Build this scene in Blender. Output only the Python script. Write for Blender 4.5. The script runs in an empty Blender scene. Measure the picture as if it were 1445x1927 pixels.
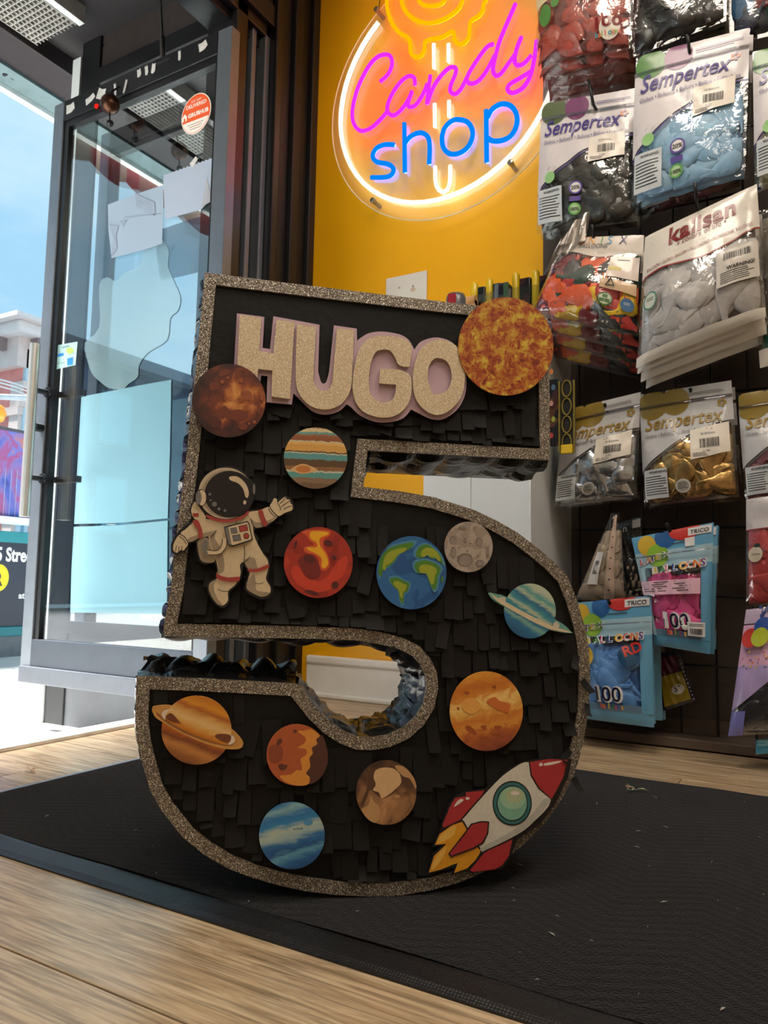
import bpy, math, random
from mathutils import Vector, Matrix
from mathutils.geometry import tessellate_polygon
random.seed(7)
SC = bpy.context.scene
COL = SC.collection
rad = math.radians

# ------------------------------------------------------------------ camera
W, H, FPX = 1445.0, 1927.0, 1440.0
YAW, PIT, ROL, CAMH = rad(30.3), rad(5.3), rad(-1.1), 0.42
FW = Vector((-math.sin(YAW)*math.cos(PIT), math.cos(YAW)*math.cos(PIT), math.sin(PIT)))
_r = Vector((math.cos(YAW), math.sin(YAW), 0)); _d = FW.cross(_r)
RT = math.cos(ROL)*_r + math.sin(ROL)*_d
DN = -math.sin(ROL)*_r + math.cos(ROL)*_d
CP = Vector((0, 0, CAMH))
cd = bpy.data.cameras.new('camera'); cam = bpy.data.objects.new('camera', cd); COL.objects.link(cam)
cd.sensor_fit = 'VERTICAL'; cd.sensor_height = 36.0; cd.lens = FPX/H*36.0; cd.clip_start = 0.02; cd.clip_end = 300
m = Matrix((RT, -DN, -FW)).transposed().to_4x4(); m.translation = CP
cam.matrix_world = m
SC.camera = cam
cd.dof.use_dof = True; cd.dof.focus_distance = 1.15; cd.dof.aperture_fstop = cd.lens/1.6

# ------------------------------------------------------------------ world, sun, exposure
SC.view_settings.view_transform = 'Standard'
try: SC.view_settings.look = 'None'
except Exception: pass
SC.view_settings.gamma = 1.0; SC.view_settings.use_curve_mapping = False
SC.view_settings.exposure = 0.0
SC.cycles.transparent_max_bounces = 16
SC.cycles.max_bounces = 6; SC.cycles.diffuse_bounces = 4; SC.cycles.glossy_bounces = 3; SC.cycles.use_adaptive_sampling = True; SC.cycles.adaptive_threshold = 0.035; SC.cycles.caustics_reflective = False; SC.cycles.caustics_refractive = False
SC.cycles.sample_clamp_indirect = 6.0
def lin(c):
    return tuple(((v/255/12.92) if v <= 10 else ((v/255+0.055)/1.055)**2.4) for v in c)
wd = bpy.data.worlds.new('sky'); SC.world = wd; wd.use_nodes = True
nt = wd.node_tree; nt.nodes.clear()
wo = nt.nodes.new('ShaderNodeOutputWorld'); bg = nt.nodes.new('ShaderNodeBackground')
tc = nt.nodes.new('ShaderNodeTexCoord'); mp = nt.nodes.new('ShaderNodeMapping'); mp.inputs['Scale'].default_value = (1, 1, 2.6)
nz = nt.nodes.new('ShaderNodeTexNoise'); nz.inputs['Scale'].default_value = 2.2; nz.inputs['Detail'].default_value = 7; nz.inputs['Roughness'].default_value = 0.6
cr = nt.nodes.new('ShaderNodeValToRGB'); cr.color_ramp.elements[0].position = 0.38; cr.color_ramp.elements[1].position = 0.68
cr.color_ramp.elements[0].color = (*lin((160, 208, 238)), 1); cr.color_ramp.elements[1].color = (*lin((206, 233, 247)), 1)
nt.links.new(tc.outputs['Generated'], mp.inputs[0]); nt.links.new(mp.outputs[0], nz.inputs['Vector'])
nt.links.new(nz.outputs['Fac'], cr.inputs[0]); nt.links.new(cr.outputs[0], bg.inputs['Color']); nt.links.new(bg.outputs[0], wo.inputs[0])
bg.inputs['Strength'].default_value = 1.15
sl = bpy.data.lights.new('sun', 'SUN'); sun = bpy.data.objects.new('sun', sl); COL.objects.link(sun)
sl.energy = 27.0; sl.angle = rad(18); sl.color = (1.0, 0.98, 0.95)
sun.location = (-6, -2, 9); sun.rotation_euler = Vector((0.46, 0.17, -0.87)).to_track_quat('-Z', 'Y').to_euler()
def area(name, loc, size, power, col, aim=(0, 0, -1)):
    l = bpy.data.lights.new(name, 'AREA'); l.shape = 'RECTANGLE'; l.size, l.size_y = size; l.energy = power; l.color = col
    o = bpy.data.objects.new(name, l); COL.objects.link(o); o.location = loc
    o.rotation_euler = Vector(aim).to_track_quat('-Z', 'Y').to_euler(); return o
# the shop's own ceiling luminaires (the fixtures are built with the ceiling below)
LAMPS = [((-0.35, 0.55, 2.88), (0.55, 1.15), 25), ((0.95, 0.75, 2.88), (0.55, 1.15), 20), ((0.6, -1.6, 2.88), (0.55, 1.15), 16)]
for i, (p, s, e) in enumerate(LAMPS):
    area('ceiling_lamp_light', (p[0], p[1], p[2]-0.035), s, e, (1.0, 0.89, 0.77))

# ------------------------------------------------------------------ unprojection helpers
def ray(x, y): return (x-W/2)*RT + (y-H/2)*DN + FPX*FW
def onY(x, y, Y): v = ray(x, y); return CP + v*(Y/v.y)
def onX(x, y, X): v = ray(x, y); return CP + v*(X/v.x)
def onZ(x, y, Z): v = ray(x, y); return CP + v*((Z-CAMH)/v.z)

# ------------------------------------------------------------------ materials
MATS = {}
def newmat(name):
    m = bpy.data.materials.new(name); m.use_nodes = True; nt = m.node_tree; nt.nodes.clear()
    o = nt.nodes.new('ShaderNodeOutputMaterial'); return m, nt, o
def N(nt, t, **kw):
    n = nt.nodes.new('ShaderNode'+t)
    for k, v in kw.items():
        if k in n.inputs: n.inputs[k].default_value = v
        else: setattr(n, k, v)
    return n
def L(nt, a, b): nt.links.new(a, b)
def ramp(nt, stops, interp='LINEAR'):
    r = nt.nodes.new('ShaderNodeValToRGB'); r.color_ramp.interpolation = interp
    e = r.color_ramp.elements
    while len(e) < len(stops): e.new(0.5)
    for k, (p, c) in enumerate(stops): e[k].position = p; e[k].color = (*lin(c), 1)
    return r
def mat(key, rgb, rough=0.5, metal=0.0, spec=0.5, var=0.12, vscale=20, bump=0.0, bscale=60, coat=0.0, emit=None, estr=0.0, bdist=0.002, trans=0.0):
    if key in MATS: return MATS[key]
    m, nt, o = newmat(key)
    b = N(nt, 'BsdfPrincipled', Roughness=rough, Metallic=metal); b.inputs['Specular IOR Level'].default_value = spec
    if coat: b.inputs['Coat Weight'].default_value = coat; b.inputs['Coat Roughness'].default_value = 0.12
    t = N(nt, 'TexCoord'); n = N(nt, 'TexNoise', Scale=vscale, Detail=4.0); L(nt, t.outputs['Object'], n.inputs['Vector'])
    c = lin(rgb)
    r = nt.nodes.new('ShaderNodeValToRGB'); r.color_ramp.elements[0].position = 0.3; r.color_ramp.elements[1].position = 0.7
    r.color_ramp.elements[0].color = (*[max(0, v*(1-var)) for v in c], 1); r.color_ramp.elements[1].color = (*[min(1, v*(1+var)) for v in c], 1)
    L(nt, n.outputs['Fac'], r.inputs[0]); L(nt, r.outputs[0], b.inputs['Base Color'])
    if bump:
        n2 = N(nt, 'TexNoise', Scale=bscale, Detail=5.0); L(nt, t.outputs['Object'], n2.inputs['Vector'])
        bm = N(nt, 'Bump', Strength=bump, Distance=bdist); L(nt, n2.outputs['Fac'], bm.inputs['Height']); L(nt, bm.outputs[0], b.inputs['Normal'])
    if emit: b.inputs['Emission Color'].default_value = (*lin(emit), 1); b.inputs['Emission Strength'].default_value = estr
    if trans: b.inputs['Transmission Weight'].default_value = trans
    L(nt, b.outputs[0], o.inputs[0]); MATS[key] = m; return m
def glassmat(key, tint=(255, 255, 255), refl=0.10, rough=0.0, bump=0.0, bscale=30, facing=None, maxr=0.6, gcol=(1, 1, 1)):
    """thin sheet: straight-through transmission plus a surface reflection"""
    if key in MATS: return MATS[key]
    m, nt, o = newmat(key)
    tr = N(nt, 'BsdfTransparent'); tr.inputs[0].default_value = (*lin(tint), 1)
    gl = N(nt, 'BsdfGlossy', Roughness=rough); gl.inputs['Color'].default_value = (*gcol, 1)
    mx = N(nt, 'MixShader')
    lw = N(nt, 'LayerWeight', Blend=0.35)
    mr = N(nt, 'MapRange'); mr.inputs['To Min'].default_value = refl; mr.inputs['To Max'].default_value = maxr
    L(nt, lw.outputs['Facing'], mr.inputs[0]); L(nt, mr.outputs[0], mx.inputs[0])
    if bump:
        t = N(nt, 'TexCoord'); n2 = N(nt, 'TexNoise', Scale=bscale, Detail=3.0, Distortion=0.6); L(nt, t.outputs['Object'], n2.inputs['Vector'])
        bm = N(nt, 'Bump', Strength=bump, Distance=0.004); L(nt, n2.outputs['Fac'], bm.inputs['Height'])
        L(nt, bm.outputs[0], gl.inputs['Normal']); L(nt, bm.outputs[0], lw.inputs['Normal'])
    L(nt, tr.outputs[0], mx.inputs[1]); L(nt, gl.outputs[0], mx.inputs[2]); L(nt, mx.outputs[0], o.inputs[0])
    MATS[key] = m; return m
def frostmat(key, rgb, dif, tint=(255, 255, 255), refl=.5, rough=.1, through=False):
    """reflective or clear sheet with a hazy diffuse share"""
    if key in MATS: return MATS[key]
    m, nt, o = newmat(key); d = N(nt, 'BsdfDiffuse'); d.inputs[0].default_value = (*lin(rgb), 1)
    g = N(nt, 'BsdfGlossy', Roughness=rough); t = N(nt, 'BsdfTransparent'); t.inputs[0].default_value = (*lin(tint), 1)
    a = N(nt, 'MixShader'); a.inputs[0].default_value = refl; L(nt, t.outputs[0], a.inputs[1]); L(nt, g.outputs[0], a.inputs[2])
    b = N(nt, 'MixShader'); b.inputs[0].default_value = dif; L(nt, a.outputs[0], b.inputs[1]); L(nt, d.outputs[0], b.inputs[2]); L(nt, b.outputs[0], o.inputs[0])
    MATS[key] = m; return m
def emat(key, rgb, s):
    if key in MATS: return MATS[key]
    m, nt, o = newmat(key); e = N(nt, 'Emission', Strength=s); e.inputs[0].default_value = (*lin(rgb), 1)
    L(nt, e.outputs[0], o.inputs[0]); MATS[key] = m; return m

# ------------------------------------------------------------------ mesh helpers
CEN = {}
class MB:
    def __init__(s): s.v = []; s.f = []
    def add(s, vs, fs):
        b = len(s.v); s.v += [Vector(p) for p in vs]; s.f += [tuple(b+i for i in f) for f in fs]; return s
    def box(s, a, b):
        x0, y0, z0 = [min(a[i], b[i]) for i in range(3)]; x1, y1, z1 = [max(a[i], b[i]) for i in range(3)]
        return s.add([(x0,y0,z0),(x1,y0,z0),(x1,y1,z0),(x0,y1,z0),(x0,y0,z1),(x1,y0,z1),(x1,y1,z1),(x0,y1,z1)],
                     [(0,3,2,1),(4,5,6,7),(0,1,5,4),(1,2,6,5),(2,3,7,6),(3,0,4,7)])
    def tube(s, pts, r, n=8, closed=False, cap=True, rr=None):
        pts = [Vector(p) for p in pts]; k = len(pts); vs = []; fs = []
        up = None
        for i, p in enumerate(pts):
            a = pts[(i-1) % k] if (closed or i) else pts[i]; b = pts[(i+1) % k] if (closed or i < k-1) else pts[i]
            t = (b-a).normalized()
            if up is None: up = t.orthogonal().normalized()
            up = (up - t*up.dot(t)); up = up.normalized() if up.length > 1e-6 else t.orthogonal().normalized()
            w = t.cross(up); ri = rr[i] if rr else r
            for j in range(n):
                an = 2*math.pi*j/n; vs.append(p + ri*(math.cos(an)*up + math.sin(an)*w))
        for i in range(k if closed else k-1):
            i2 = (i+1) % k
            for j in range(n):
                j2 = (j+1) % n; fs.append((i*n+j, i*n+j2, i2*n+j2, i2*n+j))
        if cap and not closed:
            fs.append(tuple(reversed(range(n)))); fs.append(tuple((k-1)*n+j for j in range(n)))
        return s.add(vs, fs)
    def lathe(s, prof, c=(0,0,0), n=16, axis='z'):
        vs = []; fs = []; c = Vector(c)
        for (r, h) in prof:
            for j in range(n):
                a = 2*math.pi*j/n; q = {'z': (r*math.cos(a), r*math.sin(a), h), 'y': (r*math.cos(a), h, r*math.sin(a)), 'x': (h, r*math.cos(a), r*math.sin(a))}[axis]
                vs.append(c+Vector(q))
        k = len(prof)
        for i in range(k-1):
            for j in range(n):
                j2 = (j+1) % n; fs.append((i*n+j, i*n+j2, (i+1)*n+j2, (i+1)*n+j))
        fs.append(tuple(reversed(range(n)))); fs.append(tuple((k-1)*n+j for j in range(n)))
        return s.add(vs, fs)
    def poly(s, loops, mapf, thick=None):
        """flat polygon (first loop outer, rest holes); mapf(x, y, side) -> 3D; side 0 front, 1 back"""
        loops = [dedup(l) for l in loops]
        flat = [p for l in loops for p in l]
        tris = tessellate_polygon([[Vector((p[0], p[1], 0)) for p in l] for l in loops])
        fs = []
        for t in tris:
            a, b, c = [flat[i] for i in t]
            cr = (b[0]-a[0])*(c[1]-a[1])-(b[1]-a[1])*(c[0]-a[0])
            if abs(cr) < 1e-12: continue
            fs.append(tuple(t) if cr > 0 else tuple(reversed(t)))
        n = len(flat); vs = [mapf(p[0], p[1], 0) for p in flat]
        if thick:
            vs += [mapf(p[0], p[1], 1) for p in flat]
            fs += [tuple(n+i for i in reversed(f)) for f in fs]
            b = 0
            for l in loops:
                k = len(l)
                sg = sum(l[i][0]*l[(i+1) % k][1]-l[(i+1) % k][0]*l[i][1] for i in range(k))
                for i in range(k):
                    i2 = (i+1) % k; q = (b+i, n+b+i, n+b+i2, b+i2)
                    fs.append(q if (sg > 0) == (l is loops[0]) else tuple(reversed(q)))
                b += k
        return s.add(vs, fs)
    def grid(s, nu, nv, f):
        vs = [f(i/nu, j/nv) for j in range(nv+1) for i in range(nu+1)]; w = nu+1
        return s.add(vs, [(j*w+i, j*w+i+1, (j+1)*w+i+1, (j+1)*w+i) for j in range(nv) for i in range(nu)])
def dedup(l):
    o = []
    for p in l:
        if not o or abs(p[0]-o[-1][0])+abs(p[1]-o[-1][1]) > 1e-7: o.append((p[0], p[1]))
    if len(o) > 1 and abs(o[0][0]-o[-1][0])+abs(o[0][1]-o[-1][1]) < 1e-7: o.pop()
    return o
def smoothloop(pts, k=4, closed=True):
    n = len(pts); o = []
    for i in range(n if closed else n-1):
        g = (lambda j: pts[j % n]) if closed else (lambda j: pts[max(0, min(n-1, j))])
        p0, p1, p2, p3 = g(i-1), g(i), g(i+1), g(i+2)
        for s in range(k):
            t = s/k
            o.append(tuple(0.5*((2*p1[c]) + (-p0[c]+p2[c])*t + (2*p0[c]-5*p1[c]+4*p2[c]-p3[c])*t*t + (-p0[c]+3*p1[c]-3*p2[c]+p3[c])*t**3) for c in range(len(p1))))
    if not closed: o.append(tuple(pts[-1]))
    return o
def ell(cx, cy, rx, ry, n=28, rot=0):
    c, s = math.cos(rad(rot)), math.sin(rad(rot))
    return [(cx+rx*math.cos(a)*c-ry*math.sin(a)*s, cy+rx*math.cos(a)*s+ry*math.sin(a)*c) for a in [2*math.pi*i/n for i in range(n)]]
def tag(o, label=None, cat=None, group=None, kind=None):
    if label: o['label'] = label
    if cat: o['category'] = cat
    if group: o['group'] = group
    if kind: o['kind'] = kind
    return o
def empty(name, loc, mtx=None):
    o = bpy.data.objects.new(name, None); COL.objects.link(o); o.empty_display_size = 0.05
    if mtx is not None: o.matrix_world = mtx; CEN[o.name] = Vector((0, 0, 0))
    else: o.location = loc; CEN[o.name] = Vector(loc)
    return o
def part(name, mb, mt, parent=None, smooth=False, label=None, bevel=0.0, kind=None):
    """one mesh object; vertices are given in the root's space (world space for unrotated roots)"""
    lo = Vector((min(v[i] for v in mb.v) for i in range(3))); hi = Vector((max(v[i] for v in mb.v) for i in range(3)))
    c = (lo+hi)/2
    if parent is None: c.z = lo.z
    me = bpy.data.meshes.new(name); me.from_pydata([v-c for v in mb.v], [], mb.f); me.update()
    if isinstance(mt, (list, tuple)):
        for q in mt: me.materials.append(q)
    else: me.materials.append(mt)
    if smooth: me.polygons.foreach_set('use_smooth', [True]*len(me.polygons))
    o = bpy.data.objects.new(name, me); COL.objects.link(o)
    if parent: o.parent = parent; o.location = c-CEN[parent.name]
    else: o.location = c
    CEN[o.name] = c
    if bevel:
        b = o.modifiers.new('bevel', 'BEVEL'); b.width = bevel; b.segments = 2; b.limit_method = 'ANGLE'
    if label: o['label'] = label
    if kind: o['kind'] = kind
    return o
def bx(name, a, b, mt, parent=None, bevel=0.0, label=None):
    return part(name, MB().box(a, b), mt, parent, bevel=bevel, label=label)
def struct(o): o['kind'] = 'structure'; return o
_TXT = {}
def textmesh(s, shear=0.0, bold=0.0, space=1.0):
    k = (s, shear, bold, space)
    if k in _TXT: return _TXT[k]
    cu = bpy.data.curves.new('t', 'FONT'); cu.body = s; cu.shear = shear; cu.offset = bold; cu.space_character = space; cu.resolution_u = 3
    ob = bpy.data.objects.new('t', cu); COL.objects.link(ob)
    dg = bpy.context.evaluated_depsgraph_get(); dg.update()
    me = bpy.data.meshes.new_from_object(ob.evaluated_get(dg))
    vs = [(v.co.x, v.co.y) for v in me.vertices]; fs = [tuple(p.vertices) for p in me.polygons]
    bpy.data.objects.remove(ob); bpy.data.curves.remove(cu); bpy.data.meshes.remove(me)
    x0 = min(v[0] for v in vs); x1 = max(v[0] for v in vs)
    vs = [(v[0]-x0, v[1]) for v in vs]
    fs2 = []
    for f in fs:
        a = sum(vs[f[i]][0]*vs[f[(i+1) % len(f)]][1]-vs[f[(i+1) % len(f)]][0]*vs[f[i]][1] for i in range(len(f)))
        fs2.append(f if a > 0 else tuple(reversed(f)))
    _TXT[k] = (vs, fs2, x1-x0); return _TXT[k]
def text_mb(s, mapf, shear=0.0, bold=0.0, space=1.0, width=None, size=None):
    """mapf(x, y) with x from 0 in metres"""
    vs, fs, w = textmesh(s, shear, bold, space)
    sx = (width/w) if width else size; sy = size or sx
    return MB().add([mapf(x*sx, y*sy) for x, y in vs], fs)
# ================================================================== THE SETTING
XF, YW, ZC = -1.75, 2.36, 2.95          # storefront plane, yellow wall, ceiling
def woodmat():
    m, nt, o = newmat('oak_plank')
    b = N(nt, 'BsdfPrincipled', Roughness=0.27); b.inputs['Specular IOR Level'].default_value = 0.6; t = N(nt, 'TexCoord'); oi = N(nt, 'ObjectInfo')
    va = N(nt, 'VectorMath', operation='ADD'); sc = N(nt, 'VectorMath', operation='SCALE'); sc.inputs['Scale'].default_value = 37.0
    cx = N(nt, 'CombineXYZ'); L(nt, oi.outputs['Random'], cx.inputs[0]); L(nt, oi.outputs['Random'], cx.inputs[1])
    L(nt, cx.outputs[0], sc.inputs[0]); L(nt, t.outputs['Object'], va.inputs[0]); L(nt, sc.outputs[0], va.inputs[1])
    mp = N(nt, 'Mapping'); mp.inputs['Scale'].default_value = (1.6, 16, 10); L(nt, va.outputs[0], mp.inputs[0])
    n1 = N(nt, 'TexNoise', Scale=2.6, Detail=9.0, Roughness=0.66, Distortion=1.1); L(nt, mp.outputs[0], n1.inputs['Vector'])
    r1 = ramp(nt, [(0.26, (132, 108, 82)), (0.42, (178, 151, 118)), (0.55, (202, 176, 142)), (0.75, (216, 193, 160))]); L(nt, n1.outputs['Fac'], r1.inputs[0])
    mp2 = N(nt, 'Mapping'); mp2.inputs['Scale'].default_value = (5, 110, 40); L(nt, va.outputs[0], mp2.inputs[0])
    n2 = N(nt, 'TexNoise', Scale=2.0, Detail=4.0); L(nt, mp2.outputs[0], n2.inputs['Vector'])
    r2 = ramp(nt, [(0.36, (150, 150, 150)), (0.55, (255, 255, 255))]); L(nt, n2.outputs['Fac'], r2.inputs[0])
    mx = N(nt, 'MixRGB', blend_type='MULTIPLY'); mx.inputs[0].default_value = 0.6; L(nt, r1.outputs[0], mx.inputs[1]); L(nt, r2.outputs[0], mx.inputs[2])
    L(nt, mx.outputs[0], b.inputs['Base Color'])
    bm = N(nt, 'Bump', Strength=0.25, Distance=0.001); L(nt, n2.outputs['Fac'], bm.inputs['Height']); L(nt, bm.outputs[0], b.inputs['Normal'])
    L(nt, b.outputs[0], o.inputs[0]); return m
OAK = woodmat()
DARKJOINT = mat('plank_joint', (40, 28, 18), 0.8)
fl = struct(part('floor', MB().box((-1.72, -3.0, -0.12), (2.6, YW, -0.006)), DARKJOINT))
fl['label'] = 'oak plank floor running towards the shop door'
pw = 0.182; y = 0.574-pw*8; k = 0
while y < YW:
    xs = [-1.72]; x = -1.72 + (0.55, 1.05, 0.2, 0.8)[k % 4]
    while x < 2.6: xs.append(x); x += 1.22
    xs.append(2.6)
    for i in range(len(xs)-1):
        if y+pw < -1.2: continue
        bx('plank', (xs[i]+0.001, y+0.0014, -0.006), (xs[i+1]-0.001, min(y+pw, YW)-0.0014, 0.0), OAK, fl, bevel=0.0012)
    y += pw; k += 1
# yellow wall
YEL = mat('yellow_paint', (246, 179, 3), 0.42, var=0.03, vscale=3, bump=0.06, bscale=220, bdist=0.0006)
struct(tag(bx('wall_right', (XF, YW, 0), (2.6, YW+0.12, ZC), YEL), 'glossy yellow painted wall behind the neon sign'))
WHT = mat('white_gloss_paint', (246, 244, 240), 0.35, var=0.03)
bb = struct(part('baseboard_right', MB().box((XF+0.06, YW-0.016, 0), (-0.95, YW, 0.120)), WHT, bevel=0.002))
bb['label'] = 'tall white moulded baseboard under the yellow wall'
part('cap_moulding', MB().box((XF+0.06, YW-0.024, 0.120), (-0.95, YW, 0.150)), WHT, bb, bevel=0.008)
part('shoe_moulding', MB().box((XF+0.06, YW-0.030, 0), (-0.95, YW-0.016, 0.018)), WHT, bb, bevel=0.006)
# other walls and ceiling of the shop, behind and beside the camera
CREAM = mat('cream_wall', (205, 190, 165), 0.7, var=0.03)
struct(tag(bx('wall_back', (2.6, -3.12, 0), (2.72, YW+0.12, ZC), CREAM), 'cream rear wall of the shop'))
struct(tag(bx('wall_left', (XF, -3.12, 0), (2.6, -3.0, ZC), CREAM), 'cream side wall of the shop'))
struct(tag(bx('ceiling', (XF-0.1, -3.12, ZC), (2.72, YW+0.12, ZC+0.12), mat('ceiling_white', (225, 222, 214), 0.8, var=0.03)), 'flat white shop ceiling'))
for (p, s, e) in LAMPS:
    r = tag(empty('ceiling_light', (p[0], p[1], p[2])), 'flat square-edged ceiling light panel, %s' % ('nearest the doorway' if p[0] < 0 else 'beside the balloon wall' if p[1] > 0 else 'deepest in the shop'), 'ceiling light')
    bx('housing', (p[0]-s[0]/2-0.03, p[1]-s[1]/2-0.03, p[2]-0.02), (p[0]+s[0]/2+0.03, p[1]+s[1]/2+0.03, ZC), WHT, r)
    bx('diffuser', (p[0]-s[0]/2, p[1]-s[1]/2, p[2]-0.03), (p[0]+s[0]/2, p[1]+s[1]/2, p[2]-0.02), emat('lamp_diffuser', (255, 236, 208), 3.0), r)

# storefront wall: solid low wall and piers left of the doorway, header above, dark jambs on the right
BLK = mat('black_frame_paint', (20, 17, 20), 0.32, var=0.2, bump=0.1, bscale=40)
BRN = mat('dark_brown_frame', (15, 11, 13), 0.45, var=0.25, bump=0.15, bscale=30)
ALU = mat('dark_aluminium', (122, 128, 136), 0.42, metal=0.7, var=0.06)
ALUL = mat('bright_aluminium', (205, 210, 214), 0.3, metal=0.7, var=0.04)
BLKM = mat('black_metal', (26, 27, 30), 0.38, metal=0.3, var=0.1)
wf = struct(part('wall_front', MB().box((XF-0.16, -3.12, -0.15), (XF-0.03, 0.86, 0.45)).box((XF-0.16, -3.12, 2.5), (XF-0.03, YW+0.12, ZC))
         .box((XF-0.16, 0.66, 0.45), (XF-0.03, 0.86, 2.5)).box((XF-0.16, -3.12, 0.45), (XF-0.03, -2.9, 2.5)), BLK))
wf['label'] = 'black painted storefront wall around the doorway'
w2 = struct(tag(empty('window_2', (XF-0.09, -1.1, 0.45)), 'large front display window beside the doorway'))  # out-of-view window, added so that sky light enters the shop
for a, b in (((XF-0.12, -2.9, 0.45), (XF-0.06, 0.66, 0.5)), ((XF-0.12, -2.9, 2.44), (XF-0.06, 0.66, 2.5)), ((XF-0.12, -2.9, 0.5), (XF-0.06, -2.84, 2.44)), ((XF-0.12, 0.60, 0.5), (XF-0.06, 0.66, 2.44)), ((XF-0.12, -1.15, 0.5), (XF-0.06, -1.09, 2.44))):
    bx('window_frame', a, b, BLKM, w2)
CLEAR = glassmat('window_glass', (238, 246, 246), 0.04, maxr=0.5)
for a, b in ((-2.84, -1.15), (-1.09, 0.60)): bx('pane', (XF-0.093, a, 0.5), (XF-0.087, b, 2.44), CLEAR, w2)
# door casing right of the door, stepped mouldings from the hinge to the yellow wall
t1 = struct(tag(empty('trim_1', (XF, 2.12, 0)), 'dark stepped door casing between the glass door and the yellow wall'))
prof = [(1.925, 1.985, -0.02, BLK), (1.985, 2.028, -0.055, BLKM), (2.028, 2.052, -0.035, ALU), (2.052, 2.085, -0.06, BLK), (2.085, 2.112, -0.02, ALU),
        (2.112, 2.150, 0.012, BLK), (2.150, 2.215, 0.0, BRN), (2.215, 2.262, 0.022, BRN), (2.262, 2.318, 0.010, BRN), (2.318, YW, 0.03, BRN)]
for (a, b, dx, mt) in prof:
    bx('moulding', (XF-0.16, a, 0.0), (XF+dx, b, 2.50 if a < 2.11 else 2.93), mt, t1, bevel=0.004)
for (z0, z1, dx, mt) in ((2.42, 2.455, -0.05, BLKM), (2.455, 2.50, -0.02, BLK), (2.50, 2.58, 0.0, BRN), (2.58, 2.93, -0.012, BRN)):
    bx('head_moulding', (XF-0.16, 0.86, z0), (XF+dx, 2.112, z1), mt, t1, bevel=0.004)
bx('jamb', (XF-0.16, 0.86, 0), (XF-0.02, 0.93, 2.42), BLK, t1, bevel=0.004)
# threshold and sill
th = struct(tag(empty('trim_2', (XF, 1.4, 0)), 'pale metal threshold strip across the doorway'))
bx('threshold_plate', (-1.760, 0.80, -0.02), (-1.722, 2.0, 0.009), mat('threshold_metal', (214, 208, 200), 0.35, metal=0.5), th, bevel=0.003)
bx('threshold_lip', (-1.772, 0.80, -0.02), (-1.760, 2.0, 0.003), mat('old_wood_lip', (120, 96, 78), 0.6), th)
CONC = mat('pale_concrete', (206, 206, 200), 0.8, var=0.12, vscale=9, bump=0.3, bscale=90)
struct(tag(bx('door_sill', (-1.845, 0.80, -0.16), (-1.772, 2.02, -0.004), CONC), 'pale concrete door sill step outside the threshold'))

# ------------------------------------------------------------------ the open glass door (swung outward, parallel to the yellow wall)
DY = 1.87; X0, X1 = -2.662, -1.722
dr = struct(tag(empty('door_1', ((X0+X1)/2, DY, 0.025)), 'open black framed glass shop door with papers taped on'))
bx('stile', (X0, DY-0.022, 0.03), (X0+0.060, DY+0.022, 2.320), ALU, dr, bevel=0.003)
bx('stile_stop', (X0+0.060, DY-0.014, 0.17), (X0+0.088, DY+0.014, 2.235), BLKM, dr)
bx('stile', (X1-0.062, DY-0.022, 0.03), (X1, DY+0.022, 2.320), ALU, dr, bevel=0.003)
bx('stile_stop', (X1-0.075, DY-0.014, 0.19), (X1-0.062, DY+0.014, 2.235), BLKM, dr)
bx('top_rail', (X0+0.060, DY-0.022, 2.237), (X1-0.062, DY+0.022, 2.320), BLKM, dr, bevel=0.003)
bx('rail_stop', (X0+0.088, DY-0.014, 2.210), (X1-0.075, DY+0.014, 2.237), BLKM, dr, bevel=0.002)
bx('bottom_rail', (X0+0.060, DY-0.022, 0.085), (X1-0.062, DY+0.022, 0.185), mat('rail_grey', (74, 79, 88), 0.4, metal=0.7, var=0.06), dr, bevel=0.003)
sw = bx('kick_sweep', (X0+0.010, DY-0.036, 0.024), (X1-0.03, DY+0.03, 0.085), mat('sweep_grey', (92, 96, 104), 0.42, metal=0.5, var=0.06), dr, bevel=0.004)
DOORG = glassmat('door_glass', (247, 251, 252), 0.03, maxr=0.35)
gl = bx('glass', (X0+0.08, DY-0.003, 0.18), (X1-0.07, DY+0.003, 2.225), DOORG, dr)
# pull handle on the near face, mounts, and the bar on the far face
SIL = mat('brushed_handle', (214, 208, 200), 0.32, metal=0.75, var=0.04)
hp = onY(63, 648, DY-0.085); hq = onY(49, 972, DY-0.085)
hx = (hp.x+hq.x)/2
hd = part('pull_handle', MB().tube([(hx, DY-0.085, hq.z), (hx, DY-0.085, hp.z)], 0.019, 16), SIL, dr, smooth=False)
for zz in (onY(76, 742, DY-0.02).z, onY(70, 902, DY-0.02).z):
    part('handle_mount', MB().tube([(hx, DY-0.085, zz), (hx+0.008, DY-0.02, zz)], 0.011, 10).tube([(hx+0.008, DY-0.03, zz), (hx+0.008, DY-0.021, zz)], 0.02, 12), BLKM, hd)
    bx('push_bar_bracket', (X0+0.08, DY+0.02, zz-0.012), (X0+0.20, DY+0.05, zz+0.012), mat('bracket_bronze', (66, 54, 44), 0.4, metal=0.6), dr)
part('lock_knob', MB().tube([(X0+0.045, DY-0.055, 0.99), (X0+0.045, DY-0.022, 0.99)], 0.017, 12), BLKM, dr)
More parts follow.
